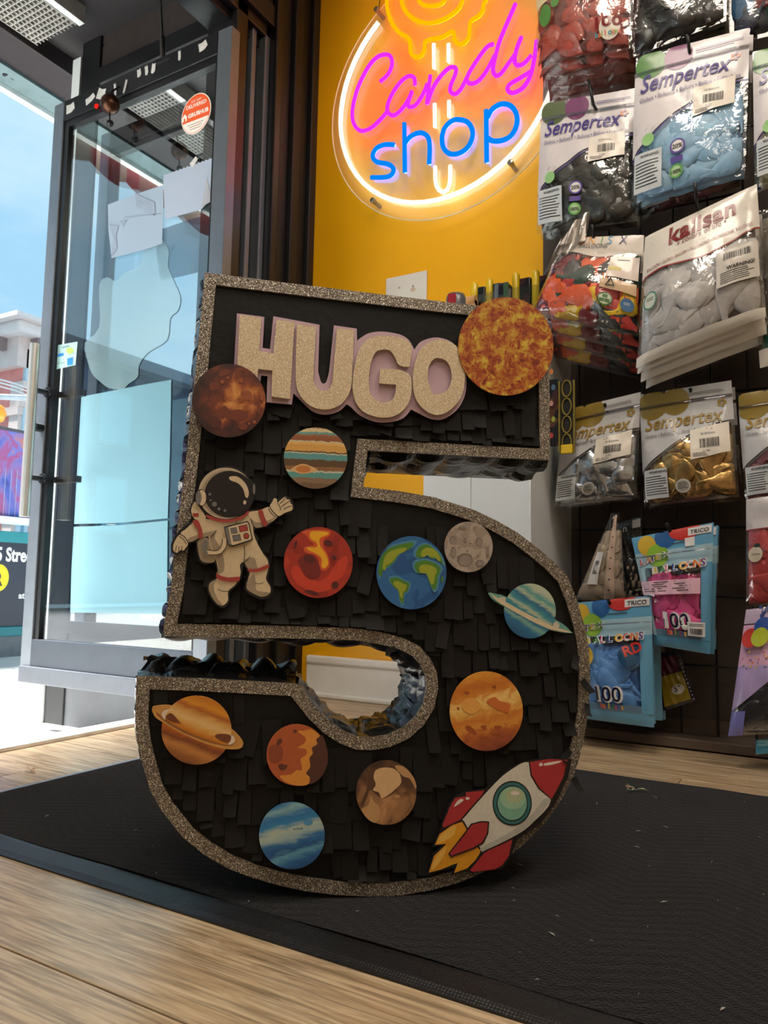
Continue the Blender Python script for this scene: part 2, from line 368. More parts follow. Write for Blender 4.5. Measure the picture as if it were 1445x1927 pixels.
# tape scraps, red lamp and bell on the top rail
TAPE = mat('torn_tape', (206, 204, 200), 0.4, var=0.2, vscale=90)
for (x, y, w, h, a) in ((133, 203, .05, .035, 8), (170, 186, .055, .025, 20), (191, 176, .05, .04, -20), (217, 168, .012, .05, 10), (236, 162, .012, .05, -15), (262, 137, .02, .03, 10), (276, 132, .016, .035, 10), (289, 128, .02, .035, -6), (338, 104, .012, .035, 5), (382, 86, .04, .03, 15)):
    p = onY(x, y, DY-0.0235); c, s = math.cos(rad(a)), math.sin(rad(a))
    part('tape_scrap', MB().poly([[(-w/2, -h/2), (w*.1, -h*.6), (w/2, -h*.35), (w*.42, h*.5), (0, h*.4), (-w*.45, h*.55)]], lambda u, v, k: (p.x+u*c-v*s, DY-0.0235-0.0012*(1-k), p.z+u*s+v*c), 1), TAPE, dr)
p = onY(179, 198, DY-0.03); part('red_lamp', MB().lathe([(0.001, -0.008), (0.008, -0.006), (0.010, 0.0)], (p.x, DY-0.022, p.z), 10, 'y'), emat('red_led', (255, 40, 30), 0.9), dr)
p = onY(212, 199, DY-0.05)
be = part('bell', MB().lathe([(0.004, 0.036), (0.020, 0.032), (0.032, 0.016), (0.036, -0.004), (0.030, -0.022), (0.016, -0.034), (0.004, -0.037)], (p.x, DY-0.062, p.z), 16), mat('bell_bronze', (74, 46, 32), 0.3, metal=0.8), dr, smooth=True)
part('bell_hanger', MB().tube([(p.x, DY-0.062, p.z+0.03), (p.x-0.01, DY-0.05, p.z+0.06), (p.x+0.01, DY-0.03, p.z+0.085)], 0.004, 6), BLKM, be)
part('bell_clapper', MB().tube([(p.x, DY-0.062, p.z-0.03), (p.x+0.004, DY-0.062, p.z-0.07)], 0.003, 6).lathe([(0.002, 0.012), (0.012, 0.004), (0.013, -0.008), (0.004, -0.016)], (p.x+0.005, DY-0.062, p.z-0.075), 8), BLKM, be)
# closer rod running up to the transom
a = onY(311, 118, DY); b = onY(300, 0, DY-0.02)
cl = part('closer_rod', MB().tube([(a.x, DY-0.01, a.z), (a.x+(b.x-a.x)*.4, DY-0.012, a.z+(b.z-a.z)*.4)], 0.010, 10).tube([(a.x+(b.x-a.x)*.35, DY-0.012, a.z+(b.z-a.z)*.35), (a.x+(b.x-a.x)*1.6, DY-0.02, a.z+(b.z-a.z)*1.6)], 0.006, 8), mat('rod_steel', (120, 118, 116), 0.25, metal=0.9), dr)
part('rod_foot', MB().tube([(a.x-0.035, DY-0.014, a.z-0.012), (a.x+0.045, DY-0.014, a.z-0.010)], 0.010, 8), BLKM, cl)
# stickers and papers on the glass (inside face)
GY = DY-0.004
def onglass(pts, d=0.0): return [(lambda q: (q.x, q.z))(onY(px, py, GY)) for px, py in pts]
def gmap(d): return lambda u, v, k: (u, GY-d-0.0004*(1-k), v)
ORG = mat('sticker_orange', (235, 92, 42), 0.5, var=0.03); STW = mat('sticker_white', (244, 236, 226), 0.5, var=0.02)
c = onY(369, 214, GY); rw, rh = 0.062, 0.075
e1 = onY(341, 217, GY); e2 = onY(396, 211, GY); rw = (e2.x-e1.x)/2; rh = (onY(369, 177, GY).z-onY(369, 251, GY).z)/2
st = part('delivery_sticker', MB().poly([ell(c.x, c.z, rw, rh, 40)], gmap(0), 1), STW, dr, label='round orange delivery sticker')
part('sticker_ground', MB().poly([ell(c.x, c.z, rw*.95, rh*.95, 40)], gmap(.0006)), ORG, st)
cap = [(c.x+rw*.93*math.cos(t), c.z+rh*.93*math.sin(t)) for t in [rad(200)+rad(140)*i/16 for i in range(17)]]
part('sticker_foot', MB().poly([cap], gmap(.001)), STW, st)
def gtext(s, u, v, w, mt, parent, bold=.02, size=None, d=.0014): return part('lettering', text_mb(s, lambda x, y: (u-w/2+x, GY-d, v+y), 0, bold, 1, w, size), mt, parent)
gtext('JUST GOT', c.x, c.z+rh*.62, rw*.7, STW, st, .01); gtext('DELIVERED', c.x, c.z+rh*.36, rw*1.35, STW, st); gtext('GRUBHUB', c.x+rw*.16, c.z-rh*.10, rw*1.38, STW, st, .04)
hs = rw*.16; hx0, hz0 = c.x-rw*.76, c.z-rh*.02
part('house_mark', MB().poly([[(hx0-hs, hz0-hs*1.2), (hx0-hs*.35, hz0-hs*1.2), (hx0-hs*.35, hz0-hs*.2), (hx0+hs*.35, hz0-hs*.2), (hx0+hs*.35, hz0-hs*1.2), (hx0+hs, hz0-hs*1.2), (hx0+hs, hz0+hs*.3), (hx0, hz0+hs*1.3), (hx0-hs, hz0+hs*.3)]], gmap(.0014)), STW, st)
for i, wv in enumerate((.75, .6, .5)): bx('fine_print', (c.x-rw*wv*.7, GY-.0016, c.z-rh*(.5+.12*i)), (c.x+rw*wv*.7, GY-.0013, c.z-rh*(.47+.12*i)), mat('print_brown', (150, 110, 96), .6), st)
# card-logo sticker
cs = part('card_sticker', MB().poly([onglass([(106, 650), (146, 643), (142, 687), (102, 696)])], gmap(0), 1), mat('sticker_pale', (176, 214, 214), 0.5, var=0.03), dr, label='small pale card-logo sticker')
part('logo_patch', MB().poly([onglass([(109, 667), (120, 664), (120, 669), (109, 672)])], gmap(.001)), mat('logo_blue', (40, 132, 214), .5), cs)
part('logo_patch', MB().poly([onglass([(127, 675), (138, 672), (137, 686), (127, 688)])], gmap(.001)), mat('logo_blue', (40, 132, 214), .5), cs)
part('logo_patch', MB().poly([onglass(ell(132, 660, 7, 6))], gmap(.001)), mat('logo_green', (176, 208, 96), .5), cs)
gtext('oooooo', onY(124, 654, GY).x, onY(124, 654, GY).z, 0.045, mat('print_grey', (70, 90, 90), .6), cs, .0)
gtext('--- ---', onY(114, 684, GY).x, onY(114, 686, GY).z, 0.05, mat('print_grey', (70, 90, 90), .6), cs, .0)
# taped papers
def papermat(key, rgb, tl=0.5):
    if key in MATS: return MATS[key]
    m, nt, o = newmat(key); d = N(nt, 'BsdfDiffuse'); d.inputs[0].default_value = (*lin(rgb), 1); t = N(nt, 'BsdfTranslucent'); t.inputs[0].default_value = (*lin(rgb), 1)
    tcx = N(nt, 'TexCoord'); nn = N(nt, 'TexNoise', Scale=30.0); L(nt, tcx.outputs['Object'], nn.inputs['Vector'])
    bm = N(nt, 'Bump', Strength=0.15, Distance=0.003); L(nt, nn.outputs['Fac'], bm.inputs['Height']); L(nt, bm.outputs[0], d.inputs['Normal'])
    x = N(nt, 'MixShader'); x.inputs[0].default_value = tl; L(nt, d.outputs[0], x.inputs[1]); L(nt, t.outputs[0], x.inputs[2]); L(nt, x.outputs[0], o.inputs[0]); MATS[key] = m; return m
PAP = papermat('thin_paper', (206, 218, 236), 0.4); PAP2 = papermat('faded_paper', (196, 214, 232), 0.4)
z1 = lambda x, y: (x/2.58, y/2.58)
top = [(795+i*9, 856-i*3.2 - (6 if i % 2 else 0)) for i in range(27)]
def sheet(name, pts, d, mt, label):
    return part(name, MB().poly([onglass([z1(*q) for q in pts])], gmap(d), 1), mt, dr, label=label)
s1 = sheet('taped_paper', top+[(1036, 770), (1033, 975), (1000, 995), (978, 1020), (802, 1066)], .002, PAP, 'notepad sheet with torn ring holes')
part('folded_flap', MB().poly([onglass([z1(*q) for q in [(1006, 862), (1033, 975), (1000, 998), (982, 1015)]])], gmap(.004)), papermat('paper_shade', (214, 214, 220), .5), s1)
s2 = sheet('taped_paper', [(527, 995), (600, 968), (660, 945), (795, 900), (796, 1000), (790, 1185), (700, 1215), (545, 1255), (530, 1120)], .003, PAP2, 'faded weathered sheet under clear tape')
for q in ([(660, 942), (755, 985), (760, 1050), (715, 1030), (668, 1000)], [(535, 1095), (580, 1100), (568, 1150), (575, 1210), (545, 1250), (555, 1160)], [(590, 1075), (620, 1070), (600, 1110)]):
    part('peeled_patch', MB().poly([onglass([z1(*a) for a in q])], gmap(.005)), mat('peel_shade', (150, 164, 184), .6), s2)
part('crease', MB().poly([onglass([z1(*a) for a in [(610, 1055), (790, 1038), (790, 1042), (610, 1060)]])], gmap(.005)), mat('peel_shade', (150, 164, 184), .6), s2)
part('tape_strip', MB().poly([onglass([z1(*q) for q in [(925, 800), (955, 762), (966, 775), (942, 815)]])], gmap(.005)), TAPE, s1)

# ------------------------------------------------------------------ side display window beyond the door (reflective film), with its post and bulkhead
SY = 1.985
w1 = struct(tag(empty('window_1', (-2.2, SY, -0.15)), 'mirror-filmed side display window behind the open door'))
FILM = glassmat('mirror_film', (150, 170, 178), 0.88, maxr=0.97, gcol=(0.97, 0.99, 1.0))
bx('pane', (-2.57, SY, 0.24), (-1.94, SY+0.005, 2.46), FILM, w1)
bx('corner_bead', (-2.735, SY-0.012, -0.15), (-2.685, SY+0.03, 2.62), mat('bead_white', (232, 236, 236), 0.4, metal=0.2, var=0.03), w1)
bx('window_post', (-2.685, SY-0.006, -0.15), (-2.57, SY+0.05, 3.0), BLKM, w1, bevel=0.004)
bx('window_post', (-1.94, SY-0.004, -0.15), (-1.91, SY+0.05, 3.0), BLKM, w1)
bx('sill_rail', (-2.57, SY-0.01, 0.20), (-1.94, SY+0.04, 0.25), BLKM, w1)
bx('transom_rail', (-2.57, SY-0.01, 2.46), (-1.94, SY+0.04, 2.53), BLKM, w1)
bx('transom_panel', (-2.57, SY+0.004, 2.53), (-1.94, SY+0.02, 3.0), mat('smoked_panel', (58, 50, 48), 0.25, var=0.1), w1)
bk = bx('bulkhead', (-2.57, SY+0.0, -0.15), (-1.94, SY+0.05, 0.20), mat('stone_bulkhead', (84, 86, 92), 0.5, var=0.2, vscale=6, bump=0.2, bscale=30), w1)
part('screw', MB().lathe([(0.001, -0.006), (0.012, -0.005), (0.012, 0)], (-2.71, SY-0.012, 2.27), 10, 'y'), mat('screw_dark', (70, 70, 74), .4, metal=.6), w1)
def onwin(pts): return [(lambda q: (q.x, q.z))(onY(px, py, SY-0.004)) for px, py in pts]
def wmap(d): return lambda u, v, k: (u, SY-0.002-d+0.0008*k, v)
CYA = papermat('pale_cyan_sheet', (176, 218, 232), 0.1)
z2 = lambda x, y: (x/3.44, 500+y/3.44)
sh = part('cyan_sheet', MB().poly([onwin([z2(*q) for q in [(512, 850), (700, 815), (900, 775), (1108, 738), (1100, 1200), (1085, 1635), (780, 1665), (470, 1672), (490, 1250)]])], wmap(.002), 1), CYA, w1, label='pale cyan paper sheet')
part('cyan_sheet', MB().poly([onwin([z2(*q) for q in [(468, 1690), (780, 1680), (1085, 1650), (1080, 2255), (455, 2245)]])], wmap(.002), 1), CYA, w1, label='pale cyan paper sheet')
CLD = frostmat('cloud_film', (214, 242, 248), .45, refl=.9, rough=.05)
z1a = [(480, 1445), (480, 1370), (530, 1345), (570, 1375), (620, 1330), (700, 1300), (750, 1220), (810, 1220), (835, 1280), (830, 1360)]
cl1 = [(640, 190), (650, 100), (700, 75), (745, 100), (800, 50), (900, 0), (925, -90), (960, -170), (1040, -180), (1090, -100), (1085, 0), (1120, 90), (1165, 200), (1150, 290), (1100, 340), (1080, 480), (960, 560), (900, 640), (890, 720), (830, 765), (790, 800), (700, 790), (640, 745), (590, 690), (550, 560), (545, 500), (640, 400)]
part('cloud_decal', MB().poly([onwin([z2(*q) for q in smoothloop(cl1, 3)])], wmap(.001)), CLD, w1, label='pale frosted cloud-shaped decal')

# soffit over the recessed entry with louvred light panels and a dark beam
SZ = 2.62
so = struct(tag(bx('soffit', (-3.12, -3.2, SZ+0.06), (XF-0.16, 5.2, SZ+0.25), mat('soffit_dark', (38, 35, 37), 0.6)), 'dark soffit over the recessed shop entry'))
bm1 = struct(tag(bx('soffit_beam', (-2.98, -3.2, SZ-0.02), (-2.80, 5.2, SZ+0.10), mat('beam_brown', (38, 31, 32), 0.5), bevel=0.004), 'dark boxed beam under the entry soffit'))
struct(tag(bx('soffit_strip', (-3.10, -3.2, SZ-0.03), (-2.985, 5.2, SZ+0.06), mat('strip_pale_green', (104, 124, 128), 0.5, var=0.1)), 'pale ribbed soffit strip along the street edge'))
struct(tag(bx('soffit_edge', (-3.135, -3.2, SZ-0.05), (-3.10, 5.2, SZ+0.3), mat('edge_white', (226, 232, 232), 0.4)), 'thin white metal edge of the entry soffit'))
struct(tag(bx('fascia_rail', (-2.525, -3.2, SZ-0.012), (-2.495, 1.84, SZ+0.06), mat('edge_white', (226, 232, 232), 0.4)), 'white inner rail beside the louvred light'))
for k, (ya, yb) in enumerate(((0.9, 1.84), (2.06, 3.1), (-0.3, 0.85))):
    lr = tag(empty('louvre_light', (-2.66, (ya+yb)/2, SZ)), ('white egg-crate louvred light panel above the street side of the door', 'egg-crate louvred light panel beyond the side window', 'egg-crate louvred light panel left of the doorway')[k], 'light fixture')
    bx('backing', (-2.79, ya, SZ+0.05), (-2.53, yb, SZ+0.06), mat('louvre_back', (140, 141, 142), 0.6), lr)
    g = MB(); x = -2.79
    while x < -2.528: g.box((x, ya, SZ), (x+0.004, yb, SZ+0.05)); x += 0.022
    y = ya
    while y < yb: g.box((-2.79, y, SZ), (-2.53, y+0.004, SZ+0.05)); y += 0.022
    part('louvre_grid', g, mat('louvre_white', (176, 174, 170), 0.5), lr, kind='stuff')
    bx('cross_rib', (-2.79, ya+0.30*(yb-ya), SZ-0.012), (-2.53, ya+0.30*(yb-ya)+0.02, SZ+0.0), BLKM, lr)
# cable clips hanging from the soffit edge
hk = tag(empty('soffit_cable', onX(12, 125, -3.06)), 'loose black cable clipped under the soffit edge', 'cable')
pa, pb, pc = onX(6, 110, -3.04), onX(14, 140, -3.04), onX(50, 132, -3.04)
part('wire', MB().tube(smoothloop([tuple(pa), tuple(onX(3, 125, -3.04)), tuple(pb), tuple(onX(30, 150, -3.04)), tuple(pc)], 6, False), 0.004, 6), BLKM, hk)
part('clip', MB().tube([tuple(onX(8, 116, -3.04)), tuple(onX(11, 142, -3.04))], 0.014, 8), BLKM, hk); part('clip', MB().tube([tuple(onX(42, 132, -3.04)), tuple(onX(58, 140, -3.04))], 0.012, 8), BLKM, hk)
# scalloped striped awning valance left of the doorway (seen mirrored in the side window)
vr = tag(empty('awning_valance', (-3.2, 0.4, 2.5)), 'scalloped red striped awning valance hanging under the soffit edge', 'awning')
ya, n = 1.62, 7
for i in range(n):
    yb = ya-0.32
    q = [(ya, 2.72), (yb, 2.72)] + [(yb+(ya-yb)*j/8, 2.53-0.045*math.sin(math.pi*j/8)-0.0*i) for j in range(9)]
    part('valance_scallop', MB().poly([q], lambda u, v, k: (-3.2+0.003*k, u, v), 1), mat('valance_red', (128, 50, 54), .8) if i % 2 else mat('valance_tan', (132, 122, 108), .8), vr)
    ya = yb
# ================================================================== MAT ON THE FLOOR
def carpetmat():
    m, nt, o = newmat('carpet_pile'); b = N(nt, 'BsdfPrincipled', Roughness=0.95); b.inputs['Specular IOR Level'].default_value = 0.06
    b.inputs['Sheen Weight'].default_value = 0.12; b.inputs['Sheen Roughness'].default_value = 0.5
    t = N(nt, 'TexCoord'); n1 = N(nt, 'TexNoise', Scale=330.0, Detail=4.0); L(nt, t.outputs['Object'], n1.inputs['Vector'])
    # zig-zag ribs
    sx = N(nt, 'SeparateXYZ'); L(nt, t.outputs['Object'], sx.inputs[0])
    pp = N(nt, 'Math', operation='PINGPONG'); pp.inputs[1].default_value = 0.10; L(nt, sx.outputs[0], pp.inputs[0])
    n0 = N(nt, 'TexNoise', Scale=14.0, Detail=2.0); L(nt, t.outputs['Object'], n0.inputs['Vector'])
    ad = N(nt, 'Math', operation='MULTIPLY_ADD'); ad.inputs[1].default_value = 0.55; L(nt, pp.outputs[0], ad.inputs[0]); L(nt, sx.outputs[1], ad.inputs[2])
    ad2 = N(nt, 'Math', operation='MULTIPLY_ADD'); ad2.inputs[1].default_value = 0.012; L(nt, n0.outputs['Fac'], ad2.inputs[0]); L(nt, ad.outputs[0], ad2.inputs[2])
    ml = N(nt, 'Math', operation='MULTIPLY'); ml.inputs[1].default_value = 2*math.pi/0.021; L(nt, ad2.outputs[0], ml.inputs[0])
    sn = N(nt, 'Math', operation='SINE'); L(nt, ml.outputs[0], sn.inputs[0])
    hh = N(nt, 'Math', operation='MULTIPLY_ADD'); hh.inputs[1].default_value = 0.075; L(nt, sn.outputs[0], hh.inputs[0]); L(nt, n1.outputs['Fac'], hh.inputs[2])
    bm = N(nt, 'Bump', Strength=1.0, Distance=0.005); L(nt, hh.outputs[0], bm.inputs['Height']); L(nt, bm.outputs[0], b.inputs['Normal'])
    r = ramp(nt, [(0.2, (7, 7, 9)), (0.55, (20, 20, 23)), (0.9, (42, 42, 46))]); L(nt, hh.outputs[0], r.inputs[0]); L(nt, r.outputs[0], b.inputs['Base Color'])
    L(nt, b.outputs[0], o.inputs[0]); return m
MX0, MX1, MY0, MY1 = -1.41, 1.1, 0.745, 1.778
mt_ = tag(empty('door_mat', ((MX0+MX1)/2, (MY0+MY1)/2, 0)), 'large black ribbed carpet door mat with rubber border', 'door mat')
bw = 0.048
part('carpet_field', MB().grid(60, 40, lambda u, v: (MX0+bw*.6+(MX1-MX0-bw*1.2)*u, MY0+bw+(MY1-MY0-bw*1.5)*v, 0.0085+0.0012*math.sin(u*37)*math.cos(v*23))), carpetmat(), mt_, smooth=True)
def rubbermat():
    m, nt, o = newmat('rubber_border'); b = N(nt, 'BsdfPrincipled', Roughness=0.42); b.inputs['Base Color'].default_value = (*lin((24, 24, 26)), 1)
    t = N(nt, 'TexCoord'); v = N(nt, 'TexVoronoi', Scale=260.0); v.inputs['Randomness'].default_value = 0.15; L(nt, t.outputs['Object'], v.inputs['Vector'])
    bm = N(nt, 'Bump', Strength=0.6, Distance=0.0012); L(nt, v.outputs['Distance'], bm.inputs['Height']); L(nt, bm.outputs[0], b.inputs['Normal']); L(nt, b.outputs[0], o.inputs[0]); return m
RUB = rubbermat()
def border(a, b, inn):   # ramped edge strip from outer line a..b, inner offset vector inn
    a, b, inn = Vector(a), Vector(b), Vector(inn); prof = [(0, 0.0), (0.0, 0.0025), (0.25, 0.0055), (0.8, 0.0075), (1.0, 0.0072), (1.0, 0.0)]
    n = 30; g = MB(); vs = []
    for i in range(n+1):
        p = a.lerp(b, i/n)
        for t, z in prof: vs.append(p+inn*t+Vector((0, 0, z+(0.0008*math.sin(i*1.9) if 0 < t else 0))))
    k = len(prof); fs = [(i*k+j, i*k+j+1, (i+1)*k+j+1, (i+1)*k+j) for i in range(n) for j in range(k-1)]
    return g.add(vs, fs+[tuple(range(k)), tuple(n*k+j for j in reversed(range(k)))])
part('rubber_border', border((MX1, MY0, 0), (MX0, MY0, 0), (0, bw, 0)), RUB, mt_)
part('rubber_border', border((MX0, MY1, 0), (MX1, MY1, 0), (0, -bw*.5, 0)), RUB, mt_)
part('rubber_border', border((MX0, MY0, 0), (MX0, MY1, 0), (bw*.6, 0, 0)), mat('border_worn', (150, 162, 176), .6, var=.15, vscale=30), mt_)  # bluish daylight highlight painted into this border's colour
part('rubber_border', border((MX1, MY1, 0), (MX1, MY0, 0), (-bw*.6, 0, 0)), RUB, mt_)
lint = MB()
for i in range(150):
    x, y = random.uniform(-1.3, 0.5), random.uniform(.8, 1.72); a = random.uniform(0, 6.28); l = random.choice((.002, .003, .006)); z = .0105
    dx, dy = math.cos(a)*l, math.sin(a)*l; lint.add([(x-dx, y-dy, z), (x+dy*.25, y-dx*.25, z+.001), (x+dx, y+dy, z+.0005), (x-dy*.25, y+dx*.25, z+.001)], [(0, 1, 2, 3)])
part('lint_specks', lint, mat('lint', (170, 165, 155), .9), mt_, kind='stuff')
# dry leaf scraps
def leaf(name, x, y, s, label, cols):
    p = onZ(x, y, 0.011 if x > 400 else 0.001); r = tag(empty(name, p), label, 'leaf')
    for k in range(3):
        a = random.uniform(-.5, .5)+k*2.2; c, sn = math.cos(a), math.sin(a)
        o = [(0, 0), (.35, .16), (.8, .2), (1.3, .05), (.9, -.12), (.4, -.14)]
        q = MB().add([(p.x+s*((u+.12*k)*c-v*sn), p.y+s*((u)*sn+v*c), p.z+s*(.05+.28*abs(math.sin(u*2.4+k)))) for u, v in o], [tuple(range(6))])
        part('leaf_piece', q, cols[k % len(cols)], r)
    part('leaf_stem', MB().tube([(p.x, p.y, p.z+s*.08), (p.x-s*.5, p.y+s*.2, p.z+s*.3), (p.x-s*.9, p.y+s*.1, p.z+s*.55)], s*.035, 6), cols[0], r)
LG = mat('leaf_green', (170, 176, 146), .7, var=.2, vscale=200); LB = mat('leaf_tan', (186, 152, 118), .7, var=.2, vscale=200)
leaf('dry_leaf', 1196, 1488, .019, 'curled dry leaf scrap lying on the black mat', (LG, LB, LG))
leaf('dry_leaf', 57, 1452, .016, 'dry brown leaf scrap on the planks beside the threshold', (LB, LB, LG))
leaf('dry_leaf', 1406, 1472, .008, 'tiny brown scrap on the planks below the balloon rack', (LB, LB, LB))

# ================================================================== PINATA
PH = rad(40.3); PR = Vector((math.cos(PH), math.sin(PH), 0)); _n = Vector((math.sin(PH), -math.cos(PH), 0))
PU = Vector((0, 0, 1))*math.cos(rad(3)) - _n*math.sin(rad(3)); PNF = PR.cross(PU)      # right, up, front normal
PO = onZ(690, 1685, 0.0095)
def pin(x, y):
    v = ray(x, y); t = (PO-CP).dot(PNF)/v.dot(PNF); q = CP+v*t-PO; return (q.dot(PR), q.dot(PU))
Mx = Matrix((PR, -PNF, PU)).transposed().to_4x4(); Mx.translation = PO
PI = tag(empty('number_five_pinata', PO, Mx), 'big black fringed number five pinata with planet cutouts and the name HUGO', 'pinata')
OUT = [(386,515),(560,537),(800,566),(1028,592),(1032,740),(1033,867),(860,858),(691,849),(687,880),(683,917),(750,925),(813,936),(852,948),(892,961),(932,980),(972,1003),(1005,1028),(1035,1053),(1065,1084),
 (1082,1126),(1097,1176),(1105,1219),(1108,1265),(1106,1327),(1100.6,1363),(1093,1404),(1084,1438),(1070,1473),(1049,1512),(1021,1550),(985,1586),(944,1619),(903,1642),(862,1659),(811,1673),(760,1682),(735,1684.5),(690,1685),(630,1682),(575,1675),(520,1663),(475,1650),(430,1633),(385,1607),(345,1575),(304,1523),(282,1484),(269,1436),(259,1395),(255,1354),(258,1271.5),
 (400,1277),(557,1286),(567,1296),(593,1330),(622,1359),(648,1376),(675,1386),(698,1387),(727,1382),(756,1369),(780,1348),(795.5,1322),(801,1293),(799.5,1272),(790,1251),(774.5,1234),(751,1222),(716.7,1213),(669,1205),(585,1202),(480,1200),(308,1197),(309,1175),(322,1109),(334,993),(347,896),(357,800),(368,699)]
OP = [pin(*p) for p in OUT]                       # clockwise in the picture -> clockwise in (u, v)
nO = len(OP)
def offs(pts, d):
    n = len(pts); o = []
    for i in range(n):
        a, b, c = Vector(pts[i-1]), Vector(pts[i]), Vector(pts[(i+1) % n])
        e1 = (b-a).normalized(); e2 = (c-b).normalized()
        n1 = Vector((e1.y, -e1.x)); n2 = Vector((e2.y, -e2.x)); mi = n1+n2
        mi = mi/max(0.35, mi.length_squared)*2 if mi.length > 1e-6 else n1
        o.append((b.x+mi.x*d, b.y+mi.y*d))
    return o
TW = 0.0165
INN = offs(OP, TW)
def inside(p, poly):
    x, y = p; c = False; j = len(poly)-1
    for i in range(len(poly)):
        xi, yi = poly[i]; xj, yj = poly[j]
        if (yi > y) != (yj > y) and x < (xj-xi)*(y-yi)/(yj-yi)+xi: c = not c
        j = i
    return c
TH = 0.155
TIS = mat('black_tissue', (12, 11, 12), 0.55, spec=.25, var=0.3, vscale=40, bump=0.35, bscale=90, bdist=0.002)
TISF = mat('black_tissue_flap', (22, 19, 17), 0.62, spec=.2, var=0.25, vscale=60, bump=0.3, bscale=160, bdist=0.001)
CRUMP = mat('black_crepe_side', (20, 20, 22), 0.28, var=0.2, vscale=50, bump=0.5, bscale=70, bdist=0.004)
def pm(y0, y1=None): return lambda u, v, k: (u, y0 if not k else y1, v)
part('front_panel', MB().poly([OP], pm(0.0, 0.012), 1), TIS, PI)
part('back_panel', MB().poly([OP], pm(TH-0.012, TH), 1), TIS, PI)
# side wrap: crumpled crepe band following the outline
dense = []
for i in range(nO):
    a, b = Vector(OP[i]), Vector(OP[(i+1) % nO]); k = max(1, int((b-a).length/0.006))
    for j in range(k): dense.append(a.lerp(b, j/k))
nd = len(dense); NV = 9; rw = random.Random(3)
waves = [(rw.uniform(18, 90), rw.uniform(-60, 60), rw.uniform(0, 6.28), rw.uniform(.5, 1)) for _ in range(9)]
sacc = 0; vs = []
for i in range(nd):
    p = dense[i]; q = dense[(i+1) % nd]; o = dense[i-1]; e = (q-o).normalized(); nrm = Vector((-e.y, e.x)); sacc += (p-o).length
    for j in range(NV):
        y = 0.003+(TH-0.006)*j/(NV-1); w = sum(a*math.sin(f*sacc+g*y+h) for f, g, h, a in waves)/3.2
        w = abs(w)**0.8; env = math.sin(math.pi*(0.04+0.92*j/(NV-1)))**0.55
        d = env*(0.0015+0.0085*w) if 0 < j < NV-1 else 0.0
        if p.y < 0.004: d = 0
        vs.append(Vector((p.x+nrm.x*d, y, p.y+nrm.y*d)))
fs = [(i*NV+j, ((i+1) % nd)*NV+j, ((i+1) % nd)*NV+j+1, i*NV+j+1) for i in range(nd) for j in range(NV-1)]
part('side_wrap', MB().add(vs, [tuple(reversed(f)) for f in fs]), CRUMP, PI, smooth=False)
# puckered ruffles on the lower arm, in the bowl and along the left side
def ruffle(i0, i1, name, amp, step, y0, y1):
    """gathered crepe: rounded folds of uneven width running across the side"""
    pts = [Vector(OP[i % nO]) for i in range(i0, i1+1)]; run = []
    for a, b in zip(pts, pts[1:]):
        k = max(1, int((b-a).length/0.0035))
        for j in range(k): run.append((a.lerp(b, j/k), (b-a).normalized()))
    r2 = random.Random(i0); f = [(r2.uniform(.6, 1.7)*6.28/step, r2.uniform(-14, 14), r2.uniform(0, 6.28)) for _ in range(4)]; rows = []; NJ = 9
    for t, (p, e) in enumerate(run):
        nrm = Vector((-e.y, e.x)); s_ = t*.0035; row = []
        for j in range(NJ):
            q = j/(NJ-1); y = y0+(y1-y0)*q; w = [math.sin(a*s_+g*y*6+h) for a, g, h in f]
            fold = abs(w[0])**.7*.62+abs(w[1])**.8*.3+.12*w[2]; d = .002+amp*math.sin(math.pi*(.06+.88*q))**.5*max(0, fold)
            if j in (0, NJ-1): d = 0.001
            if p.y < 0.02: d = 0.0005
            row.append(Vector((p.x+nrm.x*d+e.x*.35*amp*w[3], y+.006*w[2], p.y+nrm.y*d+e.y*.35*amp*w[3])))
        rows.append(row)
    vs = [v for r in rows for v in r]; fs = [(i*NJ+j, i*NJ+j+1, (i+1)*NJ+j+1, (i+1)*NJ+j) for i in range(len(rows)-1) for j in range(NJ-1)]
    return part(name, MB().add(vs, fs), CRUMP, PI, smooth=True)
ia = OUT.index((258,1271.5)); ib = OUT.index((557,1286)); ic = OUT.index((751,1222)); il = OUT.index((308,1197))
ruffle(ia, ib, 'crepe_ruffle', 0.027, 0.060, 0.03, 0.15)
ruffle(ib, ic, 'crepe_ruffle', 0.012, 0.045, 0.02, 0.15)
ruffle(il, nO, 'crepe_ruffle', 0.012, 0.035, 0.02, 0.13)
ruffle(OUT.index((304,1523)), ia, 'crepe_ruffle', 0.009, 0.04, 0.02, 0.13)
ruffle(0, 3, 'crepe_ruffle', 0.006, 0.03, 0.012, 0.11)
ruffle(OUT.index((813,936)), OUT.index((1049,1512)), 'crepe_ruffle', 0.006, 0.035, 0.008, 0.10)
